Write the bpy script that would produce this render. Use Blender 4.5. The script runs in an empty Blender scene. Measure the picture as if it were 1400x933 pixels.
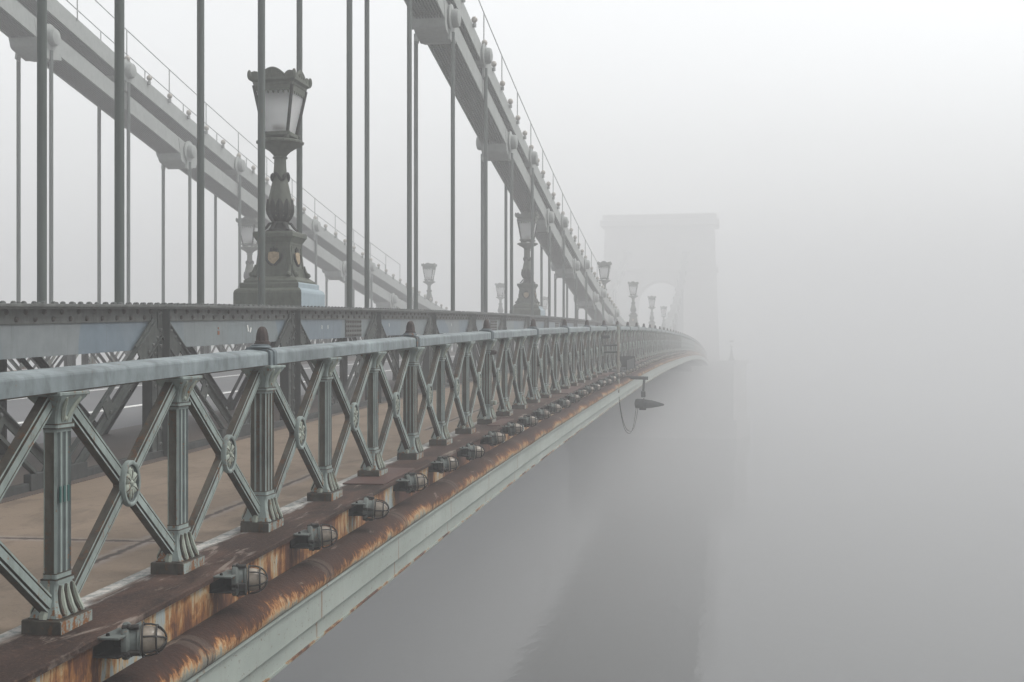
import bpy, bmesh, math, random
from mathutils import Vector, Matrix
random.seed(7)
PI = math.pi
S = bpy.context.scene
COL = S.collection

# ------------------------------------------------------------------ camera / deck profile
YAW = math.radians(10.0)
KN = [(-6, -1.53), (0, -1.372), (5, -1.228), (10, -1.092), (15, -0.982), (20, -0.893), (25, -0.815), (30, -0.748), (36, -0.685),
      (42, -0.638), (50, -0.605), (60, -0.607), (75, -0.645), (90, -0.735), (112, -0.97), (140, -1.47), (164, -2.12), (204, -3.4)]


def zp(y):
    """height of the ledge plate above/below the lens at chainage y (Hermite through surveyed knots)"""
    i = 0
    while i < len(KN) - 2 and y > KN[i + 1][0]:
        i += 1

    def m(k):
        a = max(k - 1, 0); b = min(k + 1, len(KN) - 1)
        return (KN[b][1] - KN[a][1]) / (KN[b][0] - KN[a][0])
    x0, y0 = KN[i]; x1, y1 = KN[i + 1]; h = x1 - x0; t = (y - x0) / h
    return ((2*t**3 - 3*t*t + 1) * y0 + (t**3 - 2*t*t + t) * h * m(i) + (-2*t**3 + 3*t*t) * y1 + (t**3 - t*t) * h * m(i + 1))


ST0 = 7.14          # a station of the bridge (collar of the railing, vertical of the girder, pair of hangers)
PAN = 3.6
BAY = 1.2
XR = 2.84           # railing axis (metres left of the lens)
XG = 5.32           # outer web of the near girder
XC = 6.12           # near chain plane
MID = 10.785        # bridge centre line
YEND = 201.0
WATER = -16.0


def pl(y0, X, dz=0.0, L=0.0):
    """matrix at chainage y0, X metres left; tilted along the deck when L is given"""
    z0 = zp(y0) + dz
    if L:
        a = math.atan2(zp(y0 + L) - zp(y0), L)
    else:
        a = 0
    return Matrix.Translation((-X, y0, z0)) @ Matrix.Rotation(a, 4, 'X')


# ------------------------------------------------------------------ mesh builder
class MB:
    def __init__(s):
        s.bm = bmesh.new(); s.uv = s.bm.loops.layers.uv.new('UVMap')

    def _f(s, vs, mi=0):
        try:
            f = s.bm.faces.new(vs)
        except ValueError:
            return None
        f.material_index = mi; f.smooth = True
        return f

    def box(s, x0, x1, y0, y1, z0, z1, mi=0, ch=0.0, mat=None):
        g = bmesh.ops.create_cube(s.bm, size=1.0)
        vs = g['verts']
        for v in vs:
            v.co = Vector(((x0 + x1) / 2 + v.co.x * (x1 - x0), (y0 + y1) / 2 + v.co.y * (y1 - y0), (z0 + z1) / 2 + v.co.z * (z1 - z0)))
        fs = set(f for v in vs for f in v.link_faces)
        if ch:
            es = set(e for v in vs for e in v.link_edges)
            r = bmesh.ops.bevel(s.bm, geom=list(es), offset=ch, segments=1, affect='EDGES', profile=0.5)
            vs = list(set(v for f in r['faces'] for v in f.verts))
            fs = set(f for v in vs for f in v.link_faces)
        for f in fs:
            f.material_index = mi; f.smooth = True
        if mat is not None:
            for v in set(v for f in fs for v in f.verts):
                v.co = mat @ v.co
        return s

    def loft(s, rings, mi=0, cap=True, mis=None):
        R = [[s.bm.verts.new(p) for p in r] for r in rings]
        n = len(R[0])
        for a in range(len(R) - 1):
            for k in range(n):
                k2 = (k + 1) % n
                s._f((R[a][k], R[a][k2], R[a + 1][k2], R[a + 1][k]), mis[k] if mis else mi)
        if cap:
            s._f(list(reversed(R[0])), mi); s._f(R[-1], mi)
        return s

    def tube(s, pts, r, n=6, mi=0, flat=1.0, cap=True):
        pts = [Vector(p) for p in pts]
        rs = r if isinstance(r, (list, tuple)) else [r] * len(pts)
        up = None; rings = []
        for i, p in enumerate(pts):
            d = (pts[min(i + 1, len(pts) - 1)] - pts[max(i - 1, 0)]).normalized()
            if up is None:
                up = Vector((0, 0, 1)) if abs(d.z) < 0.9 else Vector((1, 0, 0))
            side = d.cross(up).normalized(); up = side.cross(d).normalized()
            rings.append([p + side * math.cos(2*PI*k/n) * rs[i] + up * math.sin(2*PI*k/n) * rs[i] * flat for k in range(n)])
        return s.loft(rings, mi, cap)

    def lathe(s, prof, n=24, mi=0, mat=Matrix.Identity(4), cap=True, wob=None):
        rings = []
        for (r, h) in prof:
            rings.append([mat @ Vector((r * (1 + (wob(k, n, h) if wob else 0)) * math.cos(2*PI*k/n), r * (1 + (wob(k, n, h) if wob else 0)) * math.sin(2*PI*k/n), h)) for k in range(n)])
        return s.loft(rings, mi, cap)

    def ball(s, c, rx, ry, rz, mi=0, u=10, v=6, mat=None):
        m = Matrix.Translation(c) @ Matrix.Diagonal((rx, ry, rz, 1))
        if mat is not None:
            m = mat @ m
        g = bmesh.ops.create_uvsphere(s.bm, u_segments=u, v_segments=v, radius=1.0, matrix=m)
        for f in set(f for w in g['verts'] for f in w.link_faces):
            f.material_index = mi; f.smooth = True
        return s

    def prism(s, poly, a0, a1, axis='X', mi=0, mat=None):
        def P(p, a):
            q = {'X': (a, p[0], p[1]), 'Y': (p[0], a, p[1]), 'Z': (p[0], p[1], a)}[axis]
            q = Vector(q)
            return mat @ q if mat is not None else q
        return s.loft([[P(p, a0) for p in poly], [P(p, a1) for p in poly]], mi)

    def rivet(s, c, d, r=0.018, h=0.012, mi=0, n=7):
        """low dome on a plate; d = outward axis"""
        c = Vector(c); d = Vector(d).normalized()
        a = d.orthogonal().normalized(); b = d.cross(a)
        rings = []
        for (q, t) in ((1, 0), (0.86, 0.6), (0.45, 0.95)):
            rings.append([c + (a * math.cos(2*PI*k/n) + b * math.sin(2*PI*k/n)) * r * q + d * h * t for k in range(n)])
        return s.loft(rings, mi)

    def sweep(s, prof, ys, closed=False, mi=0, mis=None, wob=None):
        """profile [(X, dz)] carried along the deck; UV = (chainage, girth)"""
        g = [0.0]
        for a, b in zip(prof, prof[1:]):
            g.append(g[-1] + math.hypot(b[0] - a[0], b[1] - a[1]))
        R = []
        for y in ys:
            z = zp(y)
            R.append([s.bm.verts.new((-X - (wob(y, i) if wob else 0), y, z + dz)) for i, (X, dz) in enumerate(prof)])
        n = len(prof)
        for a in range(len(ys) - 1):
            for k in range(n if closed else n - 1):
                k2 = (k + 1) % n
                f = s._f((R[a][k], R[a][k2], R[a + 1][k2], R[a + 1][k]), mis[k] if mis else mi)
                gl = g[k2] if k2 else g[-1] + 0.1
                for l, q in zip(f.loops, ((ys[a], g[k]), (ys[a], gl), (ys[a + 1], gl), (ys[a + 1], g[k]))):
                    l[s.uv].uv = q
        if closed:
            s._f(list(reversed(R[0])), mi); s._f(R[-1], mi)
        return s

    def mesh(s, name, mats, ang=32):
        bmesh.ops.recalc_face_normals(s.bm, faces=s.bm.faces)
        me = bpy.data.meshes.new(name); s.bm.to_mesh(me); s.bm.free()
        for m in mats:
            me.materials.append(m)
        me.set_sharp_from_angle(angle=math.radians(ang))
        return me


WM = {}


def put(name, data, parent=None, mat=None):
    o = bpy.data.objects.new(name, data); COL.objects.link(o)
    w = mat if mat is not None else Matrix.Identity(4)
    if parent is not None:
        o.parent = parent
        o.matrix_basis = WM[parent.name].inverted() @ w
    else:
        o.matrix_basis = w
    WM[o.name] = w
    return o


def thing(name, label, cat, loc, group=None, rot=None):
    m = Matrix.Translation(loc)
    if rot is not None:
        m = m @ rot
    o = put(name, None, None, m); o.empty_display_size = 0.2
    o['label'] = label; o['category'] = cat
    if group:
        o['group'] = group
    return o


def tag(o, label, cat, group=None):
    o['label'] = label; o['category'] = cat
    if group:
        o['group'] = group
    return o


# ------------------------------------------------------------------ materials
class NT:
    def __init__(s, name):
        s.m = bpy.data.materials.new(name); s.m.use_nodes = True
        s.t = s.m.node_tree; s.t.nodes.clear()
        s.out = s.t.nodes.new('ShaderNodeOutputMaterial')
        s.b = s.t.nodes.new('ShaderNodeBsdfPrincipled')
        s.t.links.new(s.b.outputs[0], s.out.inputs[0])
        s.oc = None

    def n(s, kind, out=0, **kw):
        nd = s.t.nodes.new(kind)
        ins = kw.pop('ins', {})
        for k, v in kw.items():
            setattr(nd, k, v)
        for k, v in ins.items():
            s.set(nd.inputs[k], v)
        return nd.outputs[out]

    def set(s, sock, v):
        if isinstance(v, bpy.types.NodeSocket):
            s.t.links.new(v, sock)
        elif isinstance(v, (tuple, list)) and sock.type == 'RGBA' and len(v) == 3:
            sock.default_value = (*v, 1)
        else:
            sock.default_value = v

    def obj(s):
        """object coordinates, shifted per object so that copies do not repeat the same wear"""
        tc = s.n('ShaderNodeTexCoord', 3)
        rnd = s.n('ShaderNodeObjectInfo', 'Random')
        off = s.n('ShaderNodeVectorMath', operation='SCALE', ins={0: (37.0, 61.0, 0.0), 'Scale': rnd})
        return s.n('ShaderNodeVectorMath', operation='ADD', ins={0: tc, 1: off})

    def pos(s):
        return s.n('ShaderNodeNewGeometry', 'Position')

    def uvc(s):
        return s.n('ShaderNodeTexCoord', 'UV')

    def sc(s, v, k):
        return s.n('ShaderNodeVectorMath', operation='MULTIPLY', ins={0: v, 1: k})

    def noise(s, v, scale=5.0, det=4.0, rough=0.55, dist=0.0):
        return s.n('ShaderNodeTexNoise', 0, ins={'Vector': v, 'Scale': scale, 'Detail': det, 'Roughness': rough, 'Distortion': dist})

    def ramp(s, f, stops):
        nd = s.t.nodes.new('ShaderNodeValToRGB')
        e = nd.color_ramp.elements
        while len(e) < len(stops):
            e.new(0.5)
        for el, (p, c) in zip(e, stops):
            el.position = p
            el.color = (c, c, c, 1) if not isinstance(c, (tuple, list)) else (*c, 1)
        s.t.links.new(f, nd.inputs[0])
        return nd.outputs[0]

    def mix(s, f, a, b, mode='MIX'):
        nd = s.t.nodes.new('ShaderNodeMix'); nd.data_type = 'RGBA'; nd.blend_type = mode
        s.set(nd.inputs[0], f); s.set(nd.inputs[6], a); s.set(nd.inputs[7], b)
        return nd.outputs[2]

    def ma(s, op, a, b=0.0, c=0.0):
        return s.n('ShaderNodeMath', operation=op, ins={0: a, 1: b, 2: c})

    def xyz(s, v):
        nd = s.t.nodes.new('ShaderNodeSeparateXYZ'); s.t.links.new(v, nd.inputs[0])
        return nd.outputs

    def bump(s, h, strength=0.3, dist=0.01):
        nd = s.t.nodes.new('ShaderNodeBump')
        nd.inputs['Strength'].default_value = strength; nd.inputs['Distance'].default_value = dist
        s.t.links.new(h, nd.inputs['Height']); s.t.links.new(nd.outputs[0], s.b.inputs['Normal'])

    def done(s, col, rough=0.6, spec=0.4, metal=0.0):
        s.set(s.b.inputs['Base Color'], col); s.set(s.b.inputs['Roughness'], rough)
        s.b.inputs['Specular IOR Level'].default_value = spec; s.b.inputs['Metallic'].default_value = metal
        return s.m


RUST_D = (0.060, 0.026, 0.015); RUST_O = (0.26, 0.105, 0.028)


def paint(name, base, rust=0.5, low=0.0, rough=0.5, var=0.25, grime=0.45, world=False, sx=1.0, rnd=0.0, rc=None):
    t = NT(name)
    v = t.pos() if world else t.obj()
    big = t.noise(v, 3.0 * sx, 3)
    fine = t.noise(v, 60.0 * sx, 5, 0.65)
    streak = t.noise(t.sc(v, (22 * sx, 22 * sx, 2.2 * sx)), 1.0, 4, 0.6)
    bl = t.ramp(big, [(0.3, 1 - var), (0.7, 1 + 0 * var)])
    c = t.mix(1.0, base, bl, 'MULTIPLY')
    mid = t.noise(t.sc(v, (13 * sx, 13 * sx, 7 * sx)), 1.0, 5, 0.65, 0.3)
    c = t.mix(1.0, c, t.ramp(mid, [(0.30, 1 - var * 1.15), (0.5, 1.0), (0.68, 1 + var * 0.6)]), 'MULTIPLY')
    if rnd:
        rv = t.n('ShaderNodeObjectInfo', 'Random')
        c = t.mix(1.0, c, t.ramp(rv, [(0.0, 1 - rnd), (1.0, 1.0)]), 'MULTIPLY')
    gm = t.ramp(streak, [(0.45, 0.0), (0.75, 1.0)])
    c = t.mix(t.ma('MULTIPLY', gm, grime), c, tuple(q * 0.38 for q in base))
    k = t.ma('ADD', t.ma('MULTIPLY', streak, 0.55), t.ma('MULTIPLY', fine, 0.45))
    if low:
        z = t.xyz(t.n('ShaderNodeTexCoord', 3))[2]
        k = t.ma('ADD', k, t.ramp(z, [(0.0, 0.16 * low), (0.12, 0.05 * low), (0.3, 0.0)]))
    th = 0.70 - 0.17 * rust
    rm = t.ramp(k, [(th, 0.0), (th + 0.07, 1.0)])
    rc = t.mix(fine, *(rc or (RUST_D, RUST_O)))
    c = t.mix(rm, c, rc)
    t.bump(t.ma('ADD', t.ma('MULTIPLY', fine, 0.5), rm), 0.25, 0.004)
    return t.done(c, t.mix(rm, (min(0.75, rough + 0.12),) * 3, (0.9,) * 3), 0.22)


def plain(name, col, rough=0.6, var=0.2, scale=8.0, spec=0.4, metal=0.0, bump=0.0):
    t = NT(name); v = t.obj(); n = t.noise(v, scale, 5)
    c = t.mix(1.0, col, t.ramp(n, [(0.3, 1 - var), (0.7, 1.0)]), 'MULTIPLY')
    if bump:
        t.bump(n, bump, 0.01)
    return t.done(c, rough, spec, metal)


GREEN = (0.222, 0.264, 0.248)
M = {}
M['green'] = paint('green_paint', GREEN, 0.72, low=0.7)
M['brace'] = paint('brace_paint', (0.222, 0.262, 0.245), 0.74)
M['rust_shade'] = paint('groove_rust_shade', (0.062, 0.054, 0.042), 1.0, grime=0.7, var=0.5, rc=((0.030, 0.018, 0.012), (0.105, 0.055, 0.028)))  # dark rust; also paints shade onto brace flanks and the plinth's near end
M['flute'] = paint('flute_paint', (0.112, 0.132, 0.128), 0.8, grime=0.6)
M['flute_rust_shade'] = paint('flute_rust_shaded', (0.085, 0.078, 0.06), 1.0, grime=0.6, var=0.4, rc=((0.035, 0.021, 0.014), (0.10, 0.058, 0.032)))  # rusted flutes; on the near-end side it paints shade as well
M['relief'] = paint('relief_paint', (0.27, 0.30, 0.255), 0.85, grime=0.5, sx=1.6)
M['rail'] = paint('rail_paint', (0.20, 0.235, 0.242), 0.45, rough=0.4, var=0.4, grime=0.4, world=True, sx=0.7)
M['collar'] = paint('collar_paint', (0.115, 0.14, 0.15), 0.7, rough=0.5)
M['girder'] = paint('girder_paint', (0.105, 0.113, 0.108), 0.36, rough=0.5, var=0.35, rnd=0.2)
M['girder_bar'] = paint('girder_bar_paint', (0.058, 0.066, 0.062), 0.12, rough=0.55, var=0.35, rnd=0.25)
M['rivet'] = plain('rusty_rivet', (0.045, 0.038, 0.032), 0.7, 0.5, 40, spec=0.25)
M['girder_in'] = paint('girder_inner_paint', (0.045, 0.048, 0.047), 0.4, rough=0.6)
M['web'] = paint('web_blue_paint', (0.115, 0.148, 0.176), 0.08, rough=0.45, var=0.12, grime=0.12, rnd=0.22)
t = NT('web_patched_paint'); v = t.obj(); vx, vy, vz = t.xyz(v)
cell = t.ma('FLOOR', t.ma('ADD', t.ma('MULTIPLY', vy, 1.15), t.ma('MULTIPLY', t.noise(v, 0.7, 1), 2.0)))
wn = t.n('ShaderNodeTexWhiteNoise', 0, noise_dimensions='1D', ins={'W': cell})
c = t.ramp(wn, [(0.0, (0.115, 0.155, 0.190)), (0.35, (0.140, 0.172, 0.196)), (0.6, (0.150, 0.175, 0.180)), (0.85, (0.165, 0.185, 0.195)), (1.0, (0.135, 0.160, 0.155))])
c = t.mix(1.0, c, t.ramp(t.noise(v, 7, 5, 0.65), [(0.3, 0.82), (0.7, 1.05)]), 'MULTIPLY')
sk = t.noise(t.sc(v, (1, 20, 1.6)), 1.0, 4, 0.6)
c = t.mix(t.ramp(sk, [(0.55, 0.0), (0.75, 0.55)]), c, (0.075, 0.085, 0.088))
c = t.mix(t.ramp(t.noise(t.sc(v, (30, 30, 14)), 1.0, 4, 0.7), [(0.70, 0.0), (0.75, 0.8)]), c, (0.14, 0.075, 0.04))
M['web'] = t.done(c, 0.5, 0.25)
M['chain'] = paint('chain_paint', (0.25, 0.265, 0.255), 0.12, rough=0.5, var=0.12, grime=0.15)
M['chain_plate_shade'] = paint('chain_plate_shade_paint', (0.11, 0.115, 0.11), 0.12, rough=0.55, var=0.12, grime=0.15)  # darker copy of the chain paint: underside shade put into the colour
M['rod'] = paint('rod_paint', (0.082, 0.098, 0.090), 0.42, rough=0.45, var=0.25, grime=0.3)
M['lamp'] = paint('lamp_iron_paint', (0.088, 0.098, 0.078), 0.5, rough=0.55, var=0.25, grime=0.35)
M['lampdark'] = paint('lamp_leaf_dark', (0.022, 0.023, 0.02), 0.3, rough=0.6)
M['lampblue'] = paint('lamp_base_repaint', (0.25, 0.305, 0.335), 0.1, rough=0.5, var=0.1, grime=0.1)
M['ochre'] = plain('shield_ochre', (0.34, 0.26, 0.165), 0.8, 0.45, 30)
M['glass'] = None
M['finial'] = plain('finial_rust', (0.052, 0.036, 0.032), 0.75, 0.6, 25, bump=0.4)
M['blackiron'] = plain('black_iron', (0.012, 0.011, 0.011), 0.9, 0.4, 30, spec=0.1)
M['lampgrey'] = paint('housing_paint', (0.105, 0.12, 0.112), 0.7, rough=0.5)
M['cage'] = plain('cage_wire', (0.030, 0.028, 0.026), 0.6, 0.4, 40, spec=0.25)
M['stone'] = plain('tower_stone', (0.46, 0.45, 0.43), 0.9, 0.15, 0.6)
M['dark'] = plain('dark_steel', (0.028, 0.031, 0.031), 0.7, 0.3, 10, spec=0.2)
M['teal'] = plain('teal_paint', (0.008, 0.065, 0.058), 0.5, 0.2)
M['white'] = plain('chalk_white', (0.75, 0.75, 0.73), 0.8, 0.1)
M['orange'] = plain('orange_spot', (0.22, 0.08, 0.035), 0.8, 0.3, 40)
M['bulb'] = plain('dusty_bulb', (0.36, 0.33, 0.29), 0.35, 0.3, 20)
M['cable'] = plain('cable_sheath', (0.045, 0.038, 0.032), 0.7, 0.2)

t = NT('lantern_glass'); v = t.obj(); n = t.noise(v, 6, 4)
t.done(t.mix(n, (0.75, 0.76, 0.75), (0.95, 0.95, 0.95)), 0.42, 0.5)
t.b.inputs['Transmission Weight'].default_value = 0.85
M['glass'] = t.m
t = NT('globe_glass'); v = t.obj(); n = t.noise(v, 14, 5, 0.65)
t.done(t.mix(t.ramp(n, [(0.35, 0.0), (0.7, 1.0)]), (0.30, 0.255, 0.20), (0.12, 0.097, 0.075)), 0.28, 0.55)
t.b.inputs['Transmission Weight'].default_value = 0.12
M['globe'] = t.m

# rusted ledge plate: dark brown, worn grey paint along its inner edge
t = NT('ledge_rust'); p = t.pos(); uv = t.uvc(); u_, v_, _ = t.xyz(uv)
n1 = t.noise(t.sc(p, (1, 0.6, 1)), 4.2, 6, 0.68, 0.4); n2 = t.noise(p, 60, 5, 0.75); n3 = t.noise(t.sc(p, (6, 1.2, 1)), 1.5, 5, 0.65, 0.6)
n4 = t.noise(t.sc(p, (1.4, 0.5, 1)), 1.6, 5, 0.6)
c = t.mix(t.ramp(n1, [(0.36, 0.0), (0.64, 1.0)]), (0.012, 0.0070, 0.0055), (0.068, 0.039, 0.029))
c = t.mix(t.ramp(n4, [(0.46, 0.0), (0.60, 0.8)]), c, (0.022, 0.012, 0.009))
c = t.mix(t.ramp(n2, [(0.52, 0.0), (0.72, 0.75)]), c, (0.11, 0.062, 0.042))
c = t.mix(t.ramp(n2, [(0.30, 0.8), (0.42, 0.0)]), c, (0.016, 0.009, 0.007))
c = t.mix(t.ramp(n3, [(0.585, 0.0), (0.66, 0.75)]), c, (0.20, 0.165, 0.14))
M_ledge_c = c
edge = t.ma('ADD', v_, t.ma('MULTIPLY', t.ma('SUBTRACT', n3, 0.5), 0.26))
pm = t.ramp(edge, [(0.075, 1.0), (0.125, 0.0)])
pt = t.mix(t.ramp(t.noise(p, 22, 5, 0.7), [(0.42, 0.0), (0.58, 1.0)]), (0.21, 0.225, 0.215), (0.42, 0.40, 0.37))
c = t.mix(pm, c, pt)
t.bump(t.ma('ADD', n2, t.ma('MULTIPLY', n1, 1.5)), 0.6, 0.008)
M['ledge'] = t.done(c, t.mix(n1, (0.72,) * 3, (0.92,) * 3), 0.18)

t = NT('cover_plate_rust'); p = t.pos()
n1 = t.noise(p, 4, 5, 0.6); n2 = t.noise(p, 50, 5, 0.7)
c = t.mix(t.ramp(n1, [(0.35, 0.0), (0.65, 1.0)]), (0.050, 0.024, 0.019), (0.078, 0.042, 0.033))
c = t.mix(t.ramp(n2, [(0.56, 0.0), (0.75, 0.5)]), c, (0.12, 0.07, 0.05))
t.bump(n2, 0.3, 0.004)
M['cover'] = t.done(c, t.mix(n1, (0.5,) * 3, (0.7,) * 3), 0.25)

# rust-eaten vertical face: ochre and brown streaks over pale grey paint
t = NT('rust_face'); p = t.pos()
s1 = t.noise(t.sc(p, (1, 26, 2.6)), 1.0, 6, 0.7, 0.5); s2 = t.noise(t.sc(p, (1, 2.2, 0.8)), 1.0, 3, 0.5); s3 = t.noise(t.sc(p, (30, 55, 22)), 1.0, 4, 0.6)
s5 = t.noise(t.sc(p, (1, 7, 5)), 1.0, 5, 0.65, 0.8)
k = t.ma('ADD', t.ma('MULTIPLY', s1, 0.30), t.ma('ADD', t.ma('MULTIPLY', s2, 0.50), t.ma('MULTIPLY', s5, 0.27)))
c = t.ramp(k, [(0.42, (0.23, 0.265, 0.265)), (0.462, (0.24, 0.255, 0.235)), (0.485, (0.31, 0.225, 0.12)), (0.52, (0.22, 0.095, 0.028)), (0.56, (0.075, 0.030, 0.015)), (0.66, (0.045, 0.020, 0.014))])
c = t.mix(t.ramp(s3, [(0.62, 0.0), (0.70, 0.85)]), c, (0.028, 0.014, 0.010))
t.bump(t.ma('ADD', s3, k), 0.6, 0.008)
M['rustface'] = t.done(c, 0.75, 0.3)

# roll moulding: brown on its back, ochre streaks, remains of grey paint along the lower lip
t = NT('roll_rust'); p = t.pos(); uv = t.uvc(); u_, v_, _ = t.xyz(uv)
skew = t.n('ShaderNodeVectorMath', operation='ADD', ins={0: uv, 1: t.n('ShaderNodeCombineXYZ', 0, ins={0: t.ma('MULTIPLY', v_, 0.35)})})
s1 = t.noise(t.sc(skew, (24, 7, 1)), 1.0, 7, 0.75, 0.8); s2 = t.noise(t.sc(uv, (1.3, 3, 1)), 1.0, 3, 0.5); s3 = t.noise(p, 40, 5, 0.65)
s4 = t.noise(t.sc(skew, (11, 5, 1)), 1.0, 6, 0.75, 1.2)
vn = t.ma('DIVIDE', v_, 0.30)
k = t.ma('ADD', t.ma('ADD', vn, t.ma('MULTIPLY', t.ma('SUBTRACT', s3, 0.5), 0.35)), t.ma('ADD', t.ma('MULTIPLY', t.ma('SUBTRACT', s1, 0.5), 0.95), t.ma('MULTIPLY', t.ma('SUBTRACT', s2, 0.5), 0.85)))
c = t.ramp(k, [(0.25, (0.025, 0.0125, 0.009)), (0.55, (0.035, 0.016, 0.010)), (0.68, (0.065, 0.026, 0.012)), (0.75, (0.23, 0.10, 0.034)), (0.85, (0.31, 0.215, 0.115)), (0.94, (0.17, 0.18, 0.155))])
c = t.mix(t.ramp(s4, [(0.53, 0.0), (0.64, 0.8)]), c, (0.026, 0.013, 0.010))
c = t.mix(t.ramp(s3, [(0.55, 0.0), (0.75, 0.4)]), c, (0.10, 0.050, 0.032))
sj = t.ma('PINGPONG', t.ma('ADD', u_, t.ma('MULTIPLY', v_, 0.12)), 0.9)
c = t.mix(t.ramp(sj, [(0.012, 0.0), (0.02, 0.55), (0.07, 0.35), (0.085, 0.0)]), c, (0.085, 0.067, 0.054))
c = t.mix(t.ramp(sj, [(0.006, 0.9), (0.014, 0.0)]), c, (0.02, 0.012, 0.010))
c = t.mix(t.ramp(t.noise(t.sc(uv, (3.5, 9, 1)), 1.0, 5, 0.7, 0.6), [(0.62, 0.0), (0.70, 0.8)]), c, (0.17, 0.135, 0.11))
t.bump(t.ma('ADD', s3, s4), 0.7, 0.008)
M['roll'] = t.done(c, t.mix(s3, (0.75,) * 3, (0.92,) * 3), 0.18)

# pale green fascia with plate joints that bleed rust
t = NT('fascia_paint'); p = t.pos(); uv = t.uvc(); u_, v_, _ = t.xyz(uv)
b1 = t.noise(t.sc(p, (1, 1.1, 2)), 1.3, 4, 0.6); b2 = t.noise(t.sc(p, (1, 18, 3)), 1.0, 5, 0.65); b3 = t.noise(p, 35, 4, 0.7)
c = t.mix(t.ramp(b1, [(0.35, 0.0), (0.7, 1.0)]), (0.225, 0.255, 0.23), (0.29, 0.322, 0.293))
c = t.mix(t.ramp(b2, [(0.52, 0.0), (0.8, 0.5)]), c, (0.185, 0.188, 0.15))
jj = t.ma('PINGPONG', t.ma('ADD', u_, t.ma('MULTIPLY', b3, 0.02)), 0.9)
jm = t.ma('MULTIPLY', t.ramp(jj, [(0.0, 1.0), (0.018, 0.0)]), t.ramp(b2, [(0.42, 0.0), (0.55, 1.0)]))
c = t.mix(jm, c, (0.16, 0.075, 0.03))
c = t.mix(t.ramp(b3, [(0.625, 0.0), (0.68, 0.85)]), c, (0.115, 0.062, 0.032))
t.bump(b1, 0.1, 0.02)
M['fascia'] = t.done(c, 0.5, 0.4)
t = NT('fascia_lip_rust'); p = t.pos()
b2 = t.noise(t.sc(p, (3, 1.1, 3)), 1.6, 5, 0.7)
c = t.ramp(b2, [(0.47, (0.20, 0.225, 0.20)), (0.50, (0.22, 0.14, 0.07)), (0.55, (0.10, 0.045, 0.024)), (0.61, (0.035, 0.02, 0.015))])
M['lip'] = t.done(c, 0.7, 0.3)

# walkway: worn brown mastic with a sealed joint
t = NT('walkway_mastic'); p = t.pos(); px, py, pz = t.xyz(p)
n1 = t.noise(p, 1.1, 5, 0.6); n2 = t.noise(p, 70, 4, 0.7); n3 = t.noise(p, 9, 5, 0.7)
c = t.mix(t.ramp(n1, [(0.3, 0.0), (0.7, 1.0)]), (0.158, 0.121, 0.088), (0.218, 0.170, 0.127))
c = t.mix(t.ramp(n2, [(0.45, 0.0), (0.75, 0.45)]), c, (0.11, 0.083, 0.066))
c = t.mix(t.ramp(n3, [(0.56, 0.0), (0.70, 0.5)]), c, (0.095, 0.075, 0.060))
n5 = t.noise(t.sc(p, (1.0, 0.5, 1)), 2.2, 5, 0.7, 0.5)
c = t.mix(t.ramp(n5, [(0.52, 0.0), (0.66, 0.6)]), c, (0.095, 0.073, 0.056))
w = t.ma('MULTIPLY', t.ma('SUBTRACT', n3, 0.5), 0.09)
d1 = t.ma('ABSOLUTE', t.ma('SUBTRACT', t.ma('ADD', t.ma('PINGPONG', t.ma('SUBTRACT', py, 6.75), 7.2), w), 0.0))
d2 = t.ma('ABSOLUTE', t.ma('ADD', t.ma('ADD', px, 3.42), w))
dm = t.ma('MINIMUM', d1, t.ma('ADD', d2, t.ma('MULTIPLY', t.ma('GREATER_THAN', t.ma('PINGPONG', py, 4.0), 2.4), 0.5)))
c = t.mix(t.ramp(dm, [(0.012, 0.85), (0.03, 0.0)]), c, (0.035, 0.03, 0.03))
c = t.mix(t.ma('MULTIPLY', t.ramp(dm, [(0.02, 0.0), (0.035, 0.7), (0.09, 0.0)]), t.ramp(n3, [(0.4, 0.2), (0.6, 1.0)])), c, (0.23, 0.21, 0.20))
t.bump(t.ma('ADD', n2, n3), 0.35, 0.004)
M['walk'] = t.done(c, t.mix(n1, (0.7,) * 3, (0.9,) * 3), 0.2)

t = NT('asphalt'); p = t.pos(); px, py, pz = t.xyz(p)
n1 = t.noise(p, 0.8, 5, 0.6); n2 = t.noise(p, 90, 3, 0.7)
c = t.mix(n1, (0.085, 0.085, 0.088), (0.14, 0.14, 0.143))
c = t.mix(t.ramp(n2, [(0.5, 0.0), (0.8, 0.5)]), c, (0.20, 0.20, 0.20))
M['road'] = t.done(c, 0.6, 0.4)

t = NT('chequer_plate'); p = t.pos(); px, py, pz = t.xyz(p)
wv = t.n('ShaderNodeTexWave', 0, wave_type='BANDS', bands_direction='Y', ins={'Vector': p, 'Scale': 9.0, 'Distortion': 0.6, 'Detail': 1.0})
n1 = t.noise(p, 4, 5)
c = t.mix(t.ramp(wv, [(0.45, 0.0), (0.6, 1.0)]), (0.055, 0.047, 0.042), (0.10, 0.085, 0.075))
t.bump(wv, 0.6, 0.006)
M['chequer'] = t.done(t.mix(n1, c, (0.07, 0.05, 0.04)), 0.6, 0.4)

t = NT('river_water'); p = t.pos()
w1 = t.noise(t.sc(p, (1.0, 0.55, 1)), 0.9, 4, 0.55, 0.3); w2 = t.noise(p, 4.5, 3, 0.5)
t.bump(t.ma('ADD', w1, t.ma('MULTIPLY', w2, 0.25)), 0.12, 0.16)
t.done((0.016, 0.019, 0.018), 0.06, 0.5)
t.b.inputs['IOR'].default_value = 1.46
M['water'] = t.m

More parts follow.
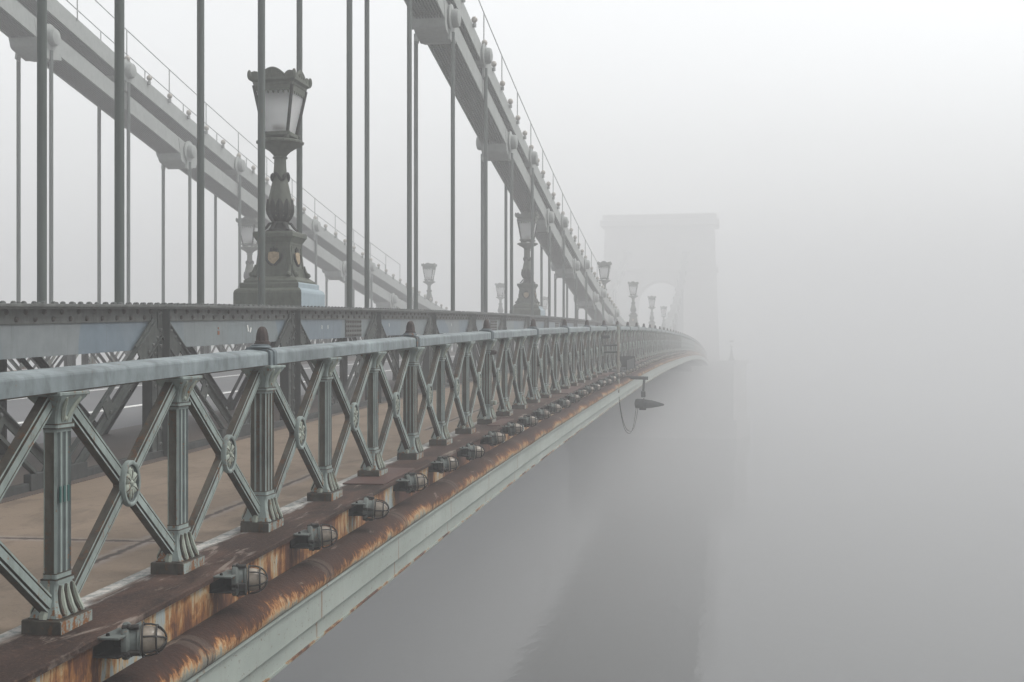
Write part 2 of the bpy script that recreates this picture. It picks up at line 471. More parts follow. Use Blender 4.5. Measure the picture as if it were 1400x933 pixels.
# ------------------------------------------------------------------ setting
YS = []
y = -5.0
while y < YEND:
    YS.append(y); y += 0.9 if y < 60 else 2.4
YS.append(YEND)
b = MB()
b.prism([(-680, -280), (680, -280), (680, 880), (-680, 880)], WATER - 0.4, WATER, 'Z')
put('river', b.mesh('river', [M['water']]))['kind'] = 'structure'
b = MB(); b.sweep([(2.98, -0.02), (5.17, -0.035), (5.17, -0.22), (2.98, -0.22)], YS, closed=True)
put('walkway', b.mesh('walkway', [M['walk']]))['kind'] = 'structure'
b = MB(); b.sweep([(2 * MID - 5.17, -0.035), (2 * MID - 2.98, -0.02), (2 * MID - 2.98, -0.22), (2 * MID - 5.17, -0.22)], YS, closed=True)
put('walkway', b.mesh('walkway_beyond', [M['walk']]))['kind'] = 'structure'
b = MB(); b.sweep([(7.12, -0.16), (MID, -0.09), (2 * MID - 7.12, -0.16), (2 * MID - 7.12, -0.40), (7.12, -0.40)], YS, closed=True)
b.sweep([(9.26, -0.1085), (9.36, -0.1065), (9.36, -0.118), (9.26, -0.118)], YS, closed=True, mi=1)
b.sweep([(2 * MID - 9.36, -0.1065), (2 * MID - 9.26, -0.1085), (2 * MID - 9.26, -0.118), (2 * MID - 9.36, -0.118)], YS, closed=True, mi=1)
put('roadway', b.mesh('roadway', [M['road'], M['white']]))['kind'] = 'structure'
b = MB()
b.sweep([(2.60, -0.25), (2 * MID - 2.60, -0.25), (2 * MID - 2.60, -0.72), (2.60, -0.72)], YS, closed=True)
for k in range(0, 54):
    yy = ST0 + PAN * k
    z = zp(yy)
    b.box(-(2 * MID - 5.3), -5.3, yy - 0.2, yy + 0.2, z - 1.75, z - 0.70)
    for X0, X1 in ((3.6, 5.4), (2 * MID - 5.4, 2 * MID - 3.6)):
        b.box(-X1, -X0, yy - 0.12, yy + 0.12, z - 0.86, z - 0.70)
put('bridge_deck', b.mesh('bridge_deck', [M['dark']]))['kind'] = 'structure'
b = MB()
for X0, X1 in ((5.172, 7.118), (2 * MID - 7.118, 2 * MID - 5.172)):
    b.sweep([(X0, -0.03), (X1, -0.03), (X1, -0.2), (X0, -0.2)], YS, closed=True)
put('chequer_plate_strip', b.mesh('chequer_plate_strip', [M['chequer']]))['kind'] = 'structure'

# ------------------------------------------------------------------ edge beam with rusted ledge
YB = []
y = -5.0
while y < YEND:
    YB.append(y); y += 0.3 if y < 30 else (0.9 if y < 80 else 2.4)
YB.append(YEND)
eb = thing('edge_beam', 'long rusty ledge with bulging roll moulding over a pale green fascia along the river side', 'edge beam', (-2.6, 1.0, zp(1.0) - 0.7))
b = MB(); b.sweep([(3.02, -0.004), (2.80, 0.0), (2.585, 0.0), (2.580, -0.006), (2.580, -0.03), (2.60, -0.03), (3.02, -0.03)], YB)
put('ledge_plate', b.mesh('ledge_plate', [M['ledge']]), eb)
b = MB(); b.sweep([(2.602, -0.028), (2.604, -0.10), (2.605, -0.235)], YB)
put('rusted_face', b.mesh('rusted_face', [M['rustface']]), eb)
rng = random.Random(3)
ph = [rng.random() * 6 for _ in range(6)]


def rwob(y, i):
    q = ((y - 4.2) % 1.8) / 1.8
    return (0.004 * math.sin(y * 5.1 + ph[0]) + 0.003 * math.sin(y * 13.0 + ph[1])) * (1 if 0 < i < 8 else 0.3) - (0.006 if q < 0.06 and 0 < i < 8 else 0)


rp = [(2.606, -0.213), (2.565, -0.204), (2.52, -0.206), (2.48, -0.216), (2.445, -0.234), (2.420, -0.258), (2.408, -0.286), (2.410, -0.314), (2.422, -0.332), (2.44, -0.340), (2.47, -0.342)]
b = MB(); b.sweep(rp, YB, wob=rwob)
put('roll_moulding', b.mesh('roll_moulding', [M['roll']], 60), eb)
b = MB(); b.sweep([(2.48, -0.338), (2.436, -0.342), (2.434, -0.360), (2.452, -0.366), (2.455, -0.380), (2.468, -0.384),
                   (2.470, -0.386), (2.470, -0.556), (2.474, -0.562), (2.500, -0.566), (2.503, -0.575), (2.503, -0.688)], YB)
put('fascia', b.mesh('fascia', [M['fascia']]), eb)
b = MB(); b.sweep([(2.5035, -0.680), (2.495, -0.684), (2.494, -0.697), (2.60, -0.699), (2.60, -0.72)], YB)
put('bottom_lip', b.mesh('bottom_lip', [M['lip']]), eb)
for (ya, yb_, x0, x1) in ((9.02, 9.98, 2.60, 2.93), (13.95, 14.9, 2.60, 2.76), (20.2, 22.3, 2.60, 2.93), (27.0, 29.0, 2.6, 2.9)):
    b = MB(); L = yb_ - ya
    b.box(-x1, -x0, 0, L, 0.001, 0.012, ch=0.002)
    m = pl(ya, 0, 0, L)
    put('cover_plate', b.mesh('cover_plate', [M['cover']]), eb, m)

# ------------------------------------------------------------------ railing
def rect(wx, wy, z, ch=0.0):
    hx, hy = wx / 2, wy / 2
    if ch:
        return [Vector(p) for p in ((hx - ch, -hy, z), (hx, -hy + ch, z), (hx, hy - ch, z), (hx - ch, hy, z), (-hx + ch, hy, z), (-hx, hy - ch, z), (-hx, -hy + ch, z), (-hx + ch, -hy, z))]
    return [Vector(p) for p in ((hx, -hy, z), (hx, hy, z), (-hx, hy, z), (-hx, -hy, z))]


def fluted(wx, wy, nx, ny, d=0.010):
    """fluted section; nx flutes on the faces looking across the walkway (+-X), ny on the +-Y faces"""
    pts = []; mi = []

    def side(a, bb, n, nrm):
        L = (bb - a).length; dr = (bb - a).normalized()
        w = L / n; fil = w * 0.16
        for k in range(n):
            q = a + dr * (k * w)
            for (s_, dd, m_) in ((fil, 0, 1), (fil + (w - 2 * fil) * 0.22, d * 0.8, 1), (w / 2, d, 1), (w - fil - (w - 2 * fil) * 0.22, d * 0.8, 1), (w - fil, 0, 0)):
                pts.append(q + dr * s_ - nrm * dd); mi.append(m_)
    hx, hy = wx / 2, wy / 2
    side(Vector((hx, -hy, 0)), Vector((hx, hy, 0)), nx, Vector((1, 0, 0)))
    side(Vector((hx, hy, 0)), Vector((-hx, hy, 0)), ny, Vector((0, 1, 0)))
    side(Vector((-hx, hy, 0)), Vector((-hx, -hy, 0)), nx, Vector((-1, 0, 0)))
    side(Vector((-hx, -hy, 0)), Vector((hx, -hy, 0)), ny, Vector((0, -1, 0)))
    return pts, mi


def post_mesh(wide, simple=False, teal=False):
    wx, wy = (0.105, 0.140) if wide else (0.062, 0.126)
    b = MB()
    b.box(-0.092, 0.092, -0.130, 0.130, -0.012, 0.054, 0, ch=0.004)
    for f in b.bm.faces:
        f.normal_update()
        if f.normal.y < -0.6 or f.normal.z > 0.6:
            f.material_index = 3  # near end darkened to paint its shade along with the rust
    prof = [(0.054, 0.080, 0.095), (0.066, 0.076, 0.09), (0.085, 0.055, 0.075), (0.12, 0.030, 0.045), (0.16, 0.014, 0.022), (0.198, 0.010, 0.014)]
    b.loft([rect(wx + ex, wy + ey, z, 0.010) for (z, ex, ey) in prof], 0)
    b.loft([rect(wx + 0.018, wy + 0.018, z, 0.006) for z in (0.197, 0.216)], 0)
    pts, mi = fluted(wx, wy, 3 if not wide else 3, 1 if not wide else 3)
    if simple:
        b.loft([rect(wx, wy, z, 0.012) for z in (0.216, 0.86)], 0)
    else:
        b.loft([[p + Vector((0, 0, z)) for p in pts] for z in (0.235, 0.845)], 0, cap=True, mis=[(4 if i >= len(pts) - 5 * (1 if not wide else 3) else 1) if q else 0 for i, q in enumerate(mi)])  # near-end flutes get the darker rust, with their shade painted in
        b.loft([rect(wx + 0.002, wy + 0.002, z, 0.006) for z in (0.214, 0.237)], 0)
        b.loft([rect(wx + 0.002, wy + 0.002, z, 0.006) for z in (0.843, 0.862)], 0)
    b.loft([rect(wx + 0.020, wy + 0.020, z, 0.006) for z in (0.860, 0.876)], 0)
    for z in (0.0545, 0.2115, 0.2355, 0.8575, 0.8755, 1.0015):
        ex, ey = {0.0545: (0.085, 0.10), 0.2355: (0.004, 0.004), 0.2115: (0.0205, 0.0205), 1.0015: (0.104, 0.107)}.get(z, (0.0215, 0.0215))
        b.loft([rect(wx + ex, wy + ey, z + q, 0.006) for q in (0, 0.0045)], 3)
    cap = [(0.875, 0.006, 0.004), (0.905, 0.010, 0.010), (0.94, 0.030, 0.030), (0.968, 0.058, 0.058), (0.99, 0.092, 0.092), (1.002, 0.102, 0.104)]
    b.loft([rect(wx + ex, wy + ey, z, 0.008) for (z, ex, ey) in cap], 0)
    b.box(-wx/2 - 0.054, wx/2 + 0.054, -wy/2 - 0.058, wy/2 + 0.058, 1.000, 1.0165, 0, ch=0.003)
    if not simple:
        def fx(z, tab):
            for (z0, e0, _), (z1, e1, _) in zip(tab, tab[1:]):
                if z <= z1:
                    return wx/2 + (e0 + (e1 - e0) * max(0, (z - z0) / (z1 - z0))) / 2
            return wx/2 + tab[-1][1] / 2
        for sx in (1, -1):
            for j in (-1, 0, 1):
                zs = [0.062, 0.075, 0.10, 0.135, 0.165, 0.188]
                b.tube([(sx * (fx(z, prof) + 0.001), j * (0.066 - 0.17 * (z - 0.06)), z) for z in zs], [0.015, 0.0185, 0.0185, 0.0165, 0.0135, 0.006], 7, 3, 1.0)
                b.tube([(sx * (fx(z, prof) + 0.0125), j * (0.066 - 0.17 * (z - 0.06)), z) for z in zs], [0.006, 0.012, 0.012, 0.011, 0.008, 0.004], 6, 2, 1.0)
            for j in (-1, 1):
                zs = [0.885, 0.905, 0.93, 0.955, 0.978, 0.994]
                b.tube([(sx * (fx(z, cap) - 0.001), j * (0.020 + 0.5 * max(0, z - 0.90) ** 1.1), z) for z in zs], [0.006, 0.012, 0.014, 0.014, 0.012, 0.006], 7, 2)
            b.ball((sx * (fx(0.9, cap) + 0.003), 0, 0.90), 0.008, 0.012, 0.012, 2, 8, 5)
        # side leaves facing along the walk
        for sy in (1, -1):
            b.tube([(0, sy * (wy/2 + e / 2), z) for (z, _, e) in prof], [0.018, 0.02, 0.018, 0.014, 0.01, 0.005], 7, 2)
    return b.mesh('post', [M['green'], M['flute_rust_shade'] if wide else M['flute'], M['relief'], M['rust_shade'], M['flute_rust_shade']])


def brace_profile():
    f = [(-0.036, -0.020, 0), (-0.036, 0.022, 0), (-0.027, 0.022, 0), (-0.0245, 0.014, 1), (-0.0195, 0.014, 1), (-0.017, 0.026, 0), (0.017, 0.026, 0), (0.0195, 0.014, 1), (0.0245, 0.014, 1), (0.027, 0.022, 0), (0.036, 0.022, 0), (0.036, -0.020, 0)]
    mi = [1, 0, 1, 1, 1, 0, 1, 1, 1, 0, 1, 0]  # both flanks dark: rust plus shade painted into the colour
    return f, mi


def brace_mesh(simple=False):
    b = MB(); f, mi = brace_profile()
    H = 0.44; W = BAY / 2 - 0.075
    for s_, off in ((1, 0.0), (-1, -0.003)):
        a = Vector((0, -W, -H * s_)); c = Vector((0, W, H * s_))
        d = (c - a).normalized(); nrm = Vector((0, -d.z, d.y))
        if simple:
            R = [[q + nrm * w + Vector((x + off, 0, 0)) for (w, x) in ((-0.036, -0.02), (-0.036, 0.022), (0.036, 0.022), (0.036, -0.02))] for q in (a, c)]
            b.loft(R, 0)
        else:
            R = [[q + nrm * w + Vector((x + off, 0, 0)) for (w, x, _) in f] for q in (a, c)]
            b.loft(R, 0, mis=mi)
    b.box(-0.030, 0.030, -0.052, 0.052, -0.060, 0.060, 1, ch=0.004)
    return b.mesh('cross_brace', [M['brace'], M['rust_shade']])


def rosette_mesh():
    b = MB(); n = 28
    A, Bz = 0.083, 0.112

    def ring(q, x):
        return [Vector((x, A * q * math.cos(2*PI*k/n), Bz * q * math.sin(2*PI*k/n))) for k in range(n)]
    b.loft([ring(0.98, 0.018), ring(1.0, 0.024), ring(1.0, 0.042), ring(0.96, 0.047), ring(0.84, 0.047), ring(0.80, 0.043)], 0, cap=False)
    b.loft([ring(0.80, 0.043), ring(0.79, 0.033), ring(0.02, 0.031)], 1, cap=False)
    for k in range(6):
        a = 2 * PI * k / 6 + 0.5
        m = Matrix.Translation((0.034, math.cos(a) * A * 0.42, math.sin(a) * Bz * 0.42)) @ Matrix.Rotation(a, 4, 'X')
        b.ball((0, 0, 0), 0.013, 0.034, 0.027, 2, 10, 6, m)
        for w_ in (0.0,):
            b.tube([m @ Vector((0.008, -0.02, w_ * 0.5)), m @ Vector((0.0125, 0.005, w_)), m @ Vector((0.006, 0.03, w_ * 0.8))], 0.0035, 5, 3)
        b.ball((0.004, 0.016, 0.004), 0.009, 0.012, 0.010, 2, 7, 5, m)
    b.ball((0.038, 0, 0), 0.014, 0.015, 0.017, 2, 10, 6)
    return b.mesh('rosette', [M['brace'], M['flute'], M['relief'], M['rust_shade']], 50)


RAILP = [(0.058, 1.015), (0.067, 1.016), (0.071, 1.022), (0.071, 1.088), (0.068, 1.097), (0.060, 1.103), (0.046, 1.107), (-0.030, 1.116), (-0.033, 1.113), (-0.037, 1.113), (-0.040, 1.117), (-0.058, 1.116), (-0.068, 1.106), (-0.070, 1.095), (-0.070, 1.028), (-0.066, 1.020), (-0.058, 1.017)]


def handrail_mesh(L=PAN):
    b = MB()
    b.loft([[Vector((x, yy, z)) for (x, z) in RAILP] for yy in (0.02, L * 0.25, L * 0.5, L * 0.75, L - 0.02)], 0, mis=[0, 1] + [0] * 15)
    return b.mesh('handrail', [M['rail'], M['rust_shade']], 18)


def collar_mesh():
    b = MB()

    def ring(e, yy):
        out = []
        for (x, z) in RAILP:
            cz = 1.066
            out.append(Vector((x * (1 + e / 0.07), yy, cz + (z - cz) * (1 + e / 0.05))))
        return out
    b.loft([ring(0.004, -0.050), ring(0.014, -0.048), ring(0.014, -0.030), ring(0.008, -0.026), ring(0.008, 0.012), ring(0.015, 0.016), ring(0.015, 0.060), ring(0.004, 0.064)], 0)
    b.lathe([(0.066, 1.126), (0.066, 1.134), (0.056, 1.140), (0.056, 1.146), (0.03, 1.148)], 20, 0)
    return b.mesh('collar', [M['collar']])


def finial_mesh():
    b = MB()
    b.lathe([(0.050, 1.144), (0.052, 1.152), (0.044, 1.156), (0.046, 1.164), (0.040, 1.170)], 20, 0)
    b.lathe([(0.040, 1.168), (0.0395, 1.19), (0.036, 1.215), (0.029, 1.238), (0.020, 1.252), (0.008, 1.258)], 32, 0,
            wob=lambda k, n, h: 0.05 * math.cos(2 * PI * k / n * 8))
    return b.mesh('finial', [M['finial']], 60)


POST = post_mesh(False); POSTW = post_mesh(True)
BRACE = brace_mesh(); ROS = rosette_mesh(); RAIL = handrail_mesh(); COLL = collar_mesh(); FIN = finial_mesh()
POSTS = post_mesh(False, True); BRACES = brace_mesh(True)
FLIP = Matrix.Rotation(PI, 4, 'Z')


def joined(name, mesh, mats_list):
    """one mesh holding transformed copies (only for the far remainder past the individual limit)"""
    bm = bmesh.new()
    for m in mats_list:
        t0 = len(bm.verts)
        bm.from_mesh(mesh); bm.verts.ensure_lookup_table()
        for v in bm.verts[t0:]:
            v.co = m @ v.co
    me = bpy.data.meshes.new(name); bm.to_mesh(me); bm.free()
    for mm in mesh.materials:
        me.materials.append(mm)
    return me


def yk(k):
    """chainage of railing post k; the first bays by the lens are slightly short"""
    return ST0 + BAY * k + {-1: 0.022, -2: 0.055}.get(k, 0.06 if k < -2 else 0.0)


def railing(label, X, k0, k1, flip=False, detail=True):
    y0 = ST0 + BAY * k0
    root = thing('railing', label, 'railing', (-X, y0, zp(y0)))
    F = FLIP if flip else Matrix.Identity(4)
    restp = []; restb = []; n = 0
    for k in range(k0, k1 + 1):
        yy = yk(k)
        wide = (k % 3 == 0)
        m = pl(yy, X) @ F
        if n < 100:
            put('post', (POSTW if wide else POST) if yy < 80 else POSTS, root, m)
        else:
            restp.append(m)
        if k < k1:
            y2 = yk(k + 1)
            a = math.atan2(zp(y2) - zp(yy), y2 - yy)
            mb = Matrix.Translation((-X, (yy + y2) / 2, (zp(yy) + zp(y2)) / 2 + 0.535)) @ Matrix.Rotation(a, 4, 'X') @ F
            if n < 100:
                br = put('cross_brace', BRACE if yy < 80 else BRACES, root, mb)
                if yy < 80:
                    put('rosette', ROS, br, mb)
            else:
                restb.append(mb)
        if wide:
            if k + 3 <= k1:
                put('handrail', RAIL, root, pl(yy, X, 0, PAN))
            c = put('collar', COLL, root, pl(yy, X, 0, 0.2))
            put('finial', FIN, c, pl(yy, X, 0))
        n += 1
    if restp:
        o = put('post', joined('post_far', POSTS, restp), root); o['kind'] = 'stuff'
        o = put('cross_brace', joined('brace_far', BRACES, restb), root); o['kind'] = 'stuff'
    return root


rl = railing('weathered green iron railing with fluted posts and rosette cross braces beside the river', XR, -9, 159)
# small fittings on the near railing
b = MB()
for yq in (-0.032, 0.000, 0.032):
    b.box(0.0305, 0.0345, yq - 0.006, yq + 0.006, 0.54, 0.61)
put('tape_mark', b.mesh('tape_mark', [M['teal']]), rl, pl(yk(-2), XR))
b = MB(); b.box(0.05, 0.11, -0.05, 0.05, 0.83, 0.885, ch=0.005); b.box(0.05, 0.13, -0.04, 0.04, 0.84, 0.872, ch=0.004)
put('rusty_bracket', b.mesh('rusty_bracket', [M['finial']]), rl, pl(ST0 + 6 * BAY, XR))
b = MB(); b.box(0.05, 0.12, -0.045, 0.045, 0.225, 0.275, ch=0.005)
put('rusty_bracket', b.mesh('low_bracket', [M['relief']]), rl, pl(ST0 + 6 * BAY, XR))
railing('far railing on the other side of the road, seen through the girders', 2 * MID - XR, 12, 63, True)

# ------------------------------------------------------------------ stiffening girders
def chord_mesh(riv=True):
    b = MB(); L = PAN
    b.box(-1.80, 0.10, 0, L, 1.395, 1.42, 0, ch=0.003)
    b.box(-0.014, 0.006, 0, L, 1.262, 1.396, 0, ch=0.002)
    b.box(0.006, 0.085, 0, L, 1.380, 1.396, 0)
    b.box(-1.72, -1.70, 0, L, 1.262, 1.396, 0)
    if riv:
        n = 14
        for k in range(n):
            yy = (k + 0.5) * L / n
            b.rivet((0.006, yy, 1.355), (1, 0, 0), 0.024, 0.018, 1)
            b.rivet((0.006, yy + L / n / 2, 1.298), (1, 0, 0), 0.024, 0.018, 1)
        for k in range(26):
            yy = (k + 0.5) * L / 26
            if random.random() < 0.92:
                b.rivet((0.055, yy, 1.42), (0, 0, 1), 0.022, 0.021)
            b.rivet((-0.06, yy + 0.05, 1.42), (0, 0, 1), 0.022, 0.021)
            if k % 2 == 0:
                b.rivet((-0.25, yy, 1.42), (0, 0, 1), 0.022, 0.021)
    return b.mesh('top_chord', [M['girder'], M['rivet']])


def web_mesh():
    b = MB(); b.prism([(0.03, 1.0), (PAN - 0.03, 1.0), (PAN - 0.03, 1.27), (0.03, 1.27)], -0.028, -0.010, 'X')
    return b.mesh('web_plate', [M['web']])


def vert_mesh(riv=True):
    b = MB()
    b.box(0.007, 0.019, -0.15, 0.05, -0.05, 1.392, 0, ch=0.002)
    b.box(0.019, 0.105, 0.035, 0.048, -0.05, 1.378, 0, ch=0.002)
    b.box(0.019, 0.030, -0.055, 0.035, -0.05, 1.378, 0, ch=0.002)
    b.box(-0.13, 0.006, -0.06, -0.045, -0.05, 1.26, 0)
    if riv:
        for k in range(9):
            z = 1.335 - k * 0.155
            b.rivet((0.030, -0.010, z), (1, 0, 0), 0.024, 0.018, 1)
            b.rivet((0.019, -0.10, z - 0.07), (1, 0, 0), 0.019, 0.014, 1)
    return b.mesh('vertical', [M['girder_bar'], M['girder']])


def diag_mesh(sgn, riv=True):
    """from the top of a station down to the foot of the middle of the panel (local origin at the station)"""
    b = MB()
    a = Vector((0, sgn * 0.05, 1.20)); c = Vector((0, sgn * (PAN / 2 - 0.05), 0.0))
    d = (c - a).normalized(); nrm = Vector((0, -d.z, d.y))
    for off in (-0.095, 0.045):
        R = []
        for q in (a, c):
            R.append([q + nrm * (off + w) + Vector((x, 0, 0)) for (w, x) in ((0, 0.022), (0.056, 0.022), (0.056, 0.008), (0, 0.008))])
        b.loft(R, 0)
        R = []
        w0 = 0.056 if off > 0 else 0.0
        for q in (a, c):
            R.append([q + nrm * (off + w0 + w) + Vector((x, 0, 0)) for (w, x) in ((0, 0.055), (0.010, 0.055), (0.010, 0.012), (0, 0.012))])
        b.loft(R, 0)
    # batten plates and top gusset
    L = (c - a).length
    for s0, s1, w in ((0.0, 0.44, 0.12), (L * 0.52, L * 0.52 + 0.14, 0.105), (L - 0.2, L, 0.11)):
        R = []
        for q in (a + d * s0, a + d * s1):
            R.append([q + nrm * w_ + Vector((x, 0, 0)) for (w_, x) in ((-w, 0.034), (w, 0.034), (w, 0.022), (-w, 0.022))])
        b.loft(R, 0)
        if riv:
            nr = max(1, int((s1 - s0) / 0.1))
            for k in range(nr):
                q = a + d * (s0 + (k + 0.5) * (s1 - s0) / nr)
                for w_ in (-w * 0.65, w * 0.65):
                    b.rivet(q + nrm * w_ + Vector((0.034, 0, 0)), (1, 0, 0), 0.020, 0.016, 1)
    return b.mesh('diagonal', [M['girder_bar'], M['girder']])


def foot_mesh():
    b = MB()
    b.box(-0.02, 0.04, 0, PAN, -0.045, 0.035, 0, ch=0.003)
    b.box(-0.012, 0.055, PAN / 2 - 0.42, PAN / 2 + 0.42, -0.045, 0.10, 0, ch=0.004)
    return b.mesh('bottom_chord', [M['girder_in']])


CH, CHS = chord_mesh(True), chord_mesh(False)
WEB = web_mesh(); VE, VES = vert_mesh(True), vert_mesh(False)
DG = {(s, r): diag_mesh(s, r) for s in (1, -1) for r in (True, False)}
FT = foot_mesh()


def inner(me):
    c = me.copy(); c.materials.clear(); c.materials.append(M['girder_in'])
    return c


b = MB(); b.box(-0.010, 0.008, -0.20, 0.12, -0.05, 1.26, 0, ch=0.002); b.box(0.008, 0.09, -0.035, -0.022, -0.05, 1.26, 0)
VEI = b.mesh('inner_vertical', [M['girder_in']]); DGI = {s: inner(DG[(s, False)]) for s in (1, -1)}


def girder(label, X, mirror=False, k1=53):
    y0 = ST0 - 3 * PAN
    root = thing('stiffening_girder', label, 'girder', (-X, y0 + 0.0, zp(y0)))
    for k in range(-3, k1):
        yy = ST0 + PAN * k
        near = yy < 62 and not mirror
        m = pl(yy, X, 0, PAN)
        put('top_chord', CH if near else CHS, root, m)
        put('web_plate', WEB, root, m)
        put('bottom_chord', FT, root, m)
        v0 = pl(yy, X)
        put('vertical', VE if near else VES, root, v0)
        if k < 47:
            put('diagonal', DG[(1, near)], root, m)
        m2 = pl(yy + PAN, X) @ Matrix.Rotation(math.atan2(zp(yy + PAN) - zp(yy), PAN), 4, 'X')
        if k < 47:
            put('diagonal', DG[(-1, near)], root, m2)
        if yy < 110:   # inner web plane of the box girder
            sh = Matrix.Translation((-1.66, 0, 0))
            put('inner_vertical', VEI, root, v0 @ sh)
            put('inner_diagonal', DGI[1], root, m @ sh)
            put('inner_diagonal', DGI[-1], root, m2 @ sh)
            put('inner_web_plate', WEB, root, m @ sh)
    return root


gn = girder('riveted steel girder with blue web plates between the brown walkway and the road', XG)
girder('second riveted girder across the road, mostly hidden behind the first', 2 * MID - XG - 1.68, True)
# rivet-dense splice plates and painted marks on the near girder
for k in (2, 5, 8):
    b = MB(); b.box(-0.009, 0.004, 2.2, 2.95, 1.01, 1.258, 0, ch=0.002)
    for i in range(9):
        for j in range(4):
            b.rivet((0.004, 2.24 + i * 0.083, 1.035 + j * 0.064), (1, 0, 0), 0.019, 0.014, 1)
    put('splice_plate', b.mesh('splice_plate', [M['girder'], M['rivet']]), gn, pl(ST0 + PAN * k, XG, 0, PAN))
b = MB()
for (ky, dy, z, h, w, tl) in ((1, 0.25, 1.20, 0.05, 0.012, 0.0), (1, 2.25, 1.17, 0.075, 0.02, 0.35), (1, 2.33, 1.15, 0.06, 0.02, -0.5), (2, 1.2, 1.16, 0.05, 0.01, 0), (2, 1.45, 1.16, 0.05, 0.01, 0), (3, 0.9, 1.17, 0.05, 0.012, 0.2), (3, 2.0, 1.16, 0.06, 0.014, 0.0), (4, 1.8, 1.16, 0.05, 0.014, 0.2)):
    yy = ST0 + PAN * ky
    m = pl(yy, XG, 0, PAN) @ Matrix.Translation((0, dy, z)) @ Matrix.Rotation(tl, 4, 'X')
    b.box(-0.010, -0.006, -w / 2, w / 2, -h / 2, h / 2, 0, mat=m)
put('chalk_mark', b.mesh('chalk_mark', [M['white']]), gn)
b = MB(); m = pl(ST0 + PAN, XG, 0, PAN)
b.box(-0.010, -0.006, 1.42, 1.465, 1.11, 1.15, 0, mat=m); b.box(-0.010, -0.006, 1.43, 1.45, 1.17, 1.19, 0, mat=m)
put('rust_spot', b.mesh('rust_spot', [M['orange']]), gn)

# ------------------------------------------------------------------ suspension chains
def zl(y):
    return -0.86 + 0.00150 * (y - 97.0) ** 2


def zu(y):
    return zl(y) + 0.79


def link_mesh(ya, za, yb, zb, base):
    """bundle of flat eyebars between two pins, in coordinates relative to base"""
    b = MB()
    d = Vector((0, yb - ya, zb - za)); L = d.length; d.normalize(); nrm = Vector((0, -d.z, d.y))
    a = Vector((0, ya, za)) - base; c = Vector((0, yb, zb)) - base
    h = 0.205; n = 11; half = 0.355
    for i in range(n):
        x = -half + (i + 0.5) * 2 * half / n
        for (q0, q1) in ((a, c),):
            R = [[q + nrm * s_ + Vector((x + w, 0, 0)) for (s_, w) in ((-h, -0.0135), (h, -0.0135), (h, 0.0135), (-h, 0.0135))] for q in (q0, q1)]
            b.loft(R, 1 if 0 < i < n - 1 else 0)  # inner bars take the darker paint so the underside looks shaded
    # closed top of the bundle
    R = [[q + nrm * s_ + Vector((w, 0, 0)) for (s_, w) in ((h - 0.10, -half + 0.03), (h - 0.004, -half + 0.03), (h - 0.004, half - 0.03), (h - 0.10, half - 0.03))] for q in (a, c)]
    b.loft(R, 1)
    return b.mesh('chain_link', [M['chain'], M['chain_plate_shade']])


def pin_mesh(lower):
    b = MB(); n = 20
    rot = Matrix.Rotation(PI / 2, 4, 'Y')

    def cyl(r0, x0, x1, mi=0, seg=n):
        b.lathe([(r0, x0), (r0, x1)], seg, mi, rot)
    b.lathe([(0.275, -0.375), (0.275, 0.375)], 24, 0, rot)              # stacked eyes
    for s_ in (1, -1):
        b.lathe([(0.30, s_ * 0.372), (0.30, s_ * 0.395), (0.27, s_ * 0.405), (0.20, s_ * 0.41), (0.195, s_ * 0.50), (0.17, s_ * 0.545), (0.10, s_ * 0.565), (0.02, s_ * 0.57)], 24, 0, rot)
        b.box(s_ * 0.36 - 0.035, s_ * 0.36 + 0.035, -0.075, 0.075, -0.52, -0.1, 0, ch=0.01)
    if lower:
        b.prism([(-0.62, 0.16), (-0.36, -0.36), (-0.28, -0.40), (0.28, -0.42), (0.40, -0.36), (0.62, -0.28), (0.45, 0.0), (0, 0.1)], -0.345, 0.345, 'X')
    return b.mesh('pin', [M['chain']])


PINL, PINU = pin_mesh(True), pin_mesh(False)
LOW = [ST0 + PAN * k for k in range(-3, 55) if (k + 3) % 2 == 0]       # 7.14-10.8 ... lower pins at odd stations
LOW = [ST0 + PAN * k for k in range(-3, 54, 2)]
UPP = [ST0 + PAN * k for k in range(-2, 54, 2)]
LINKS = []
for pins, fn in ((LOW, zl), (UPP, zu)):
    for ya, yb in zip(pins, pins[1:]):
        base = Vector((0, ya, fn(ya)))
        LINKS.append((base, link_mesh(ya, fn(ya), yb, fn(yb), base)))
b = MB(); b.lathe([(0.046, 0.0), (0.046, 1.0)], 14)
ROD = b.mesh('hanger_rod', [M['rod']])
b = MB(); b.lathe([(0.045, -0.10), (0.045, -0.02), (0.03, 0.0)], 8); b.ball((0, 0, 0.075), 0.074, 0.074, 0.078, 1, 14, 9)
BULB = b.mesh('bulb', [M['chain'], M['bulb']])


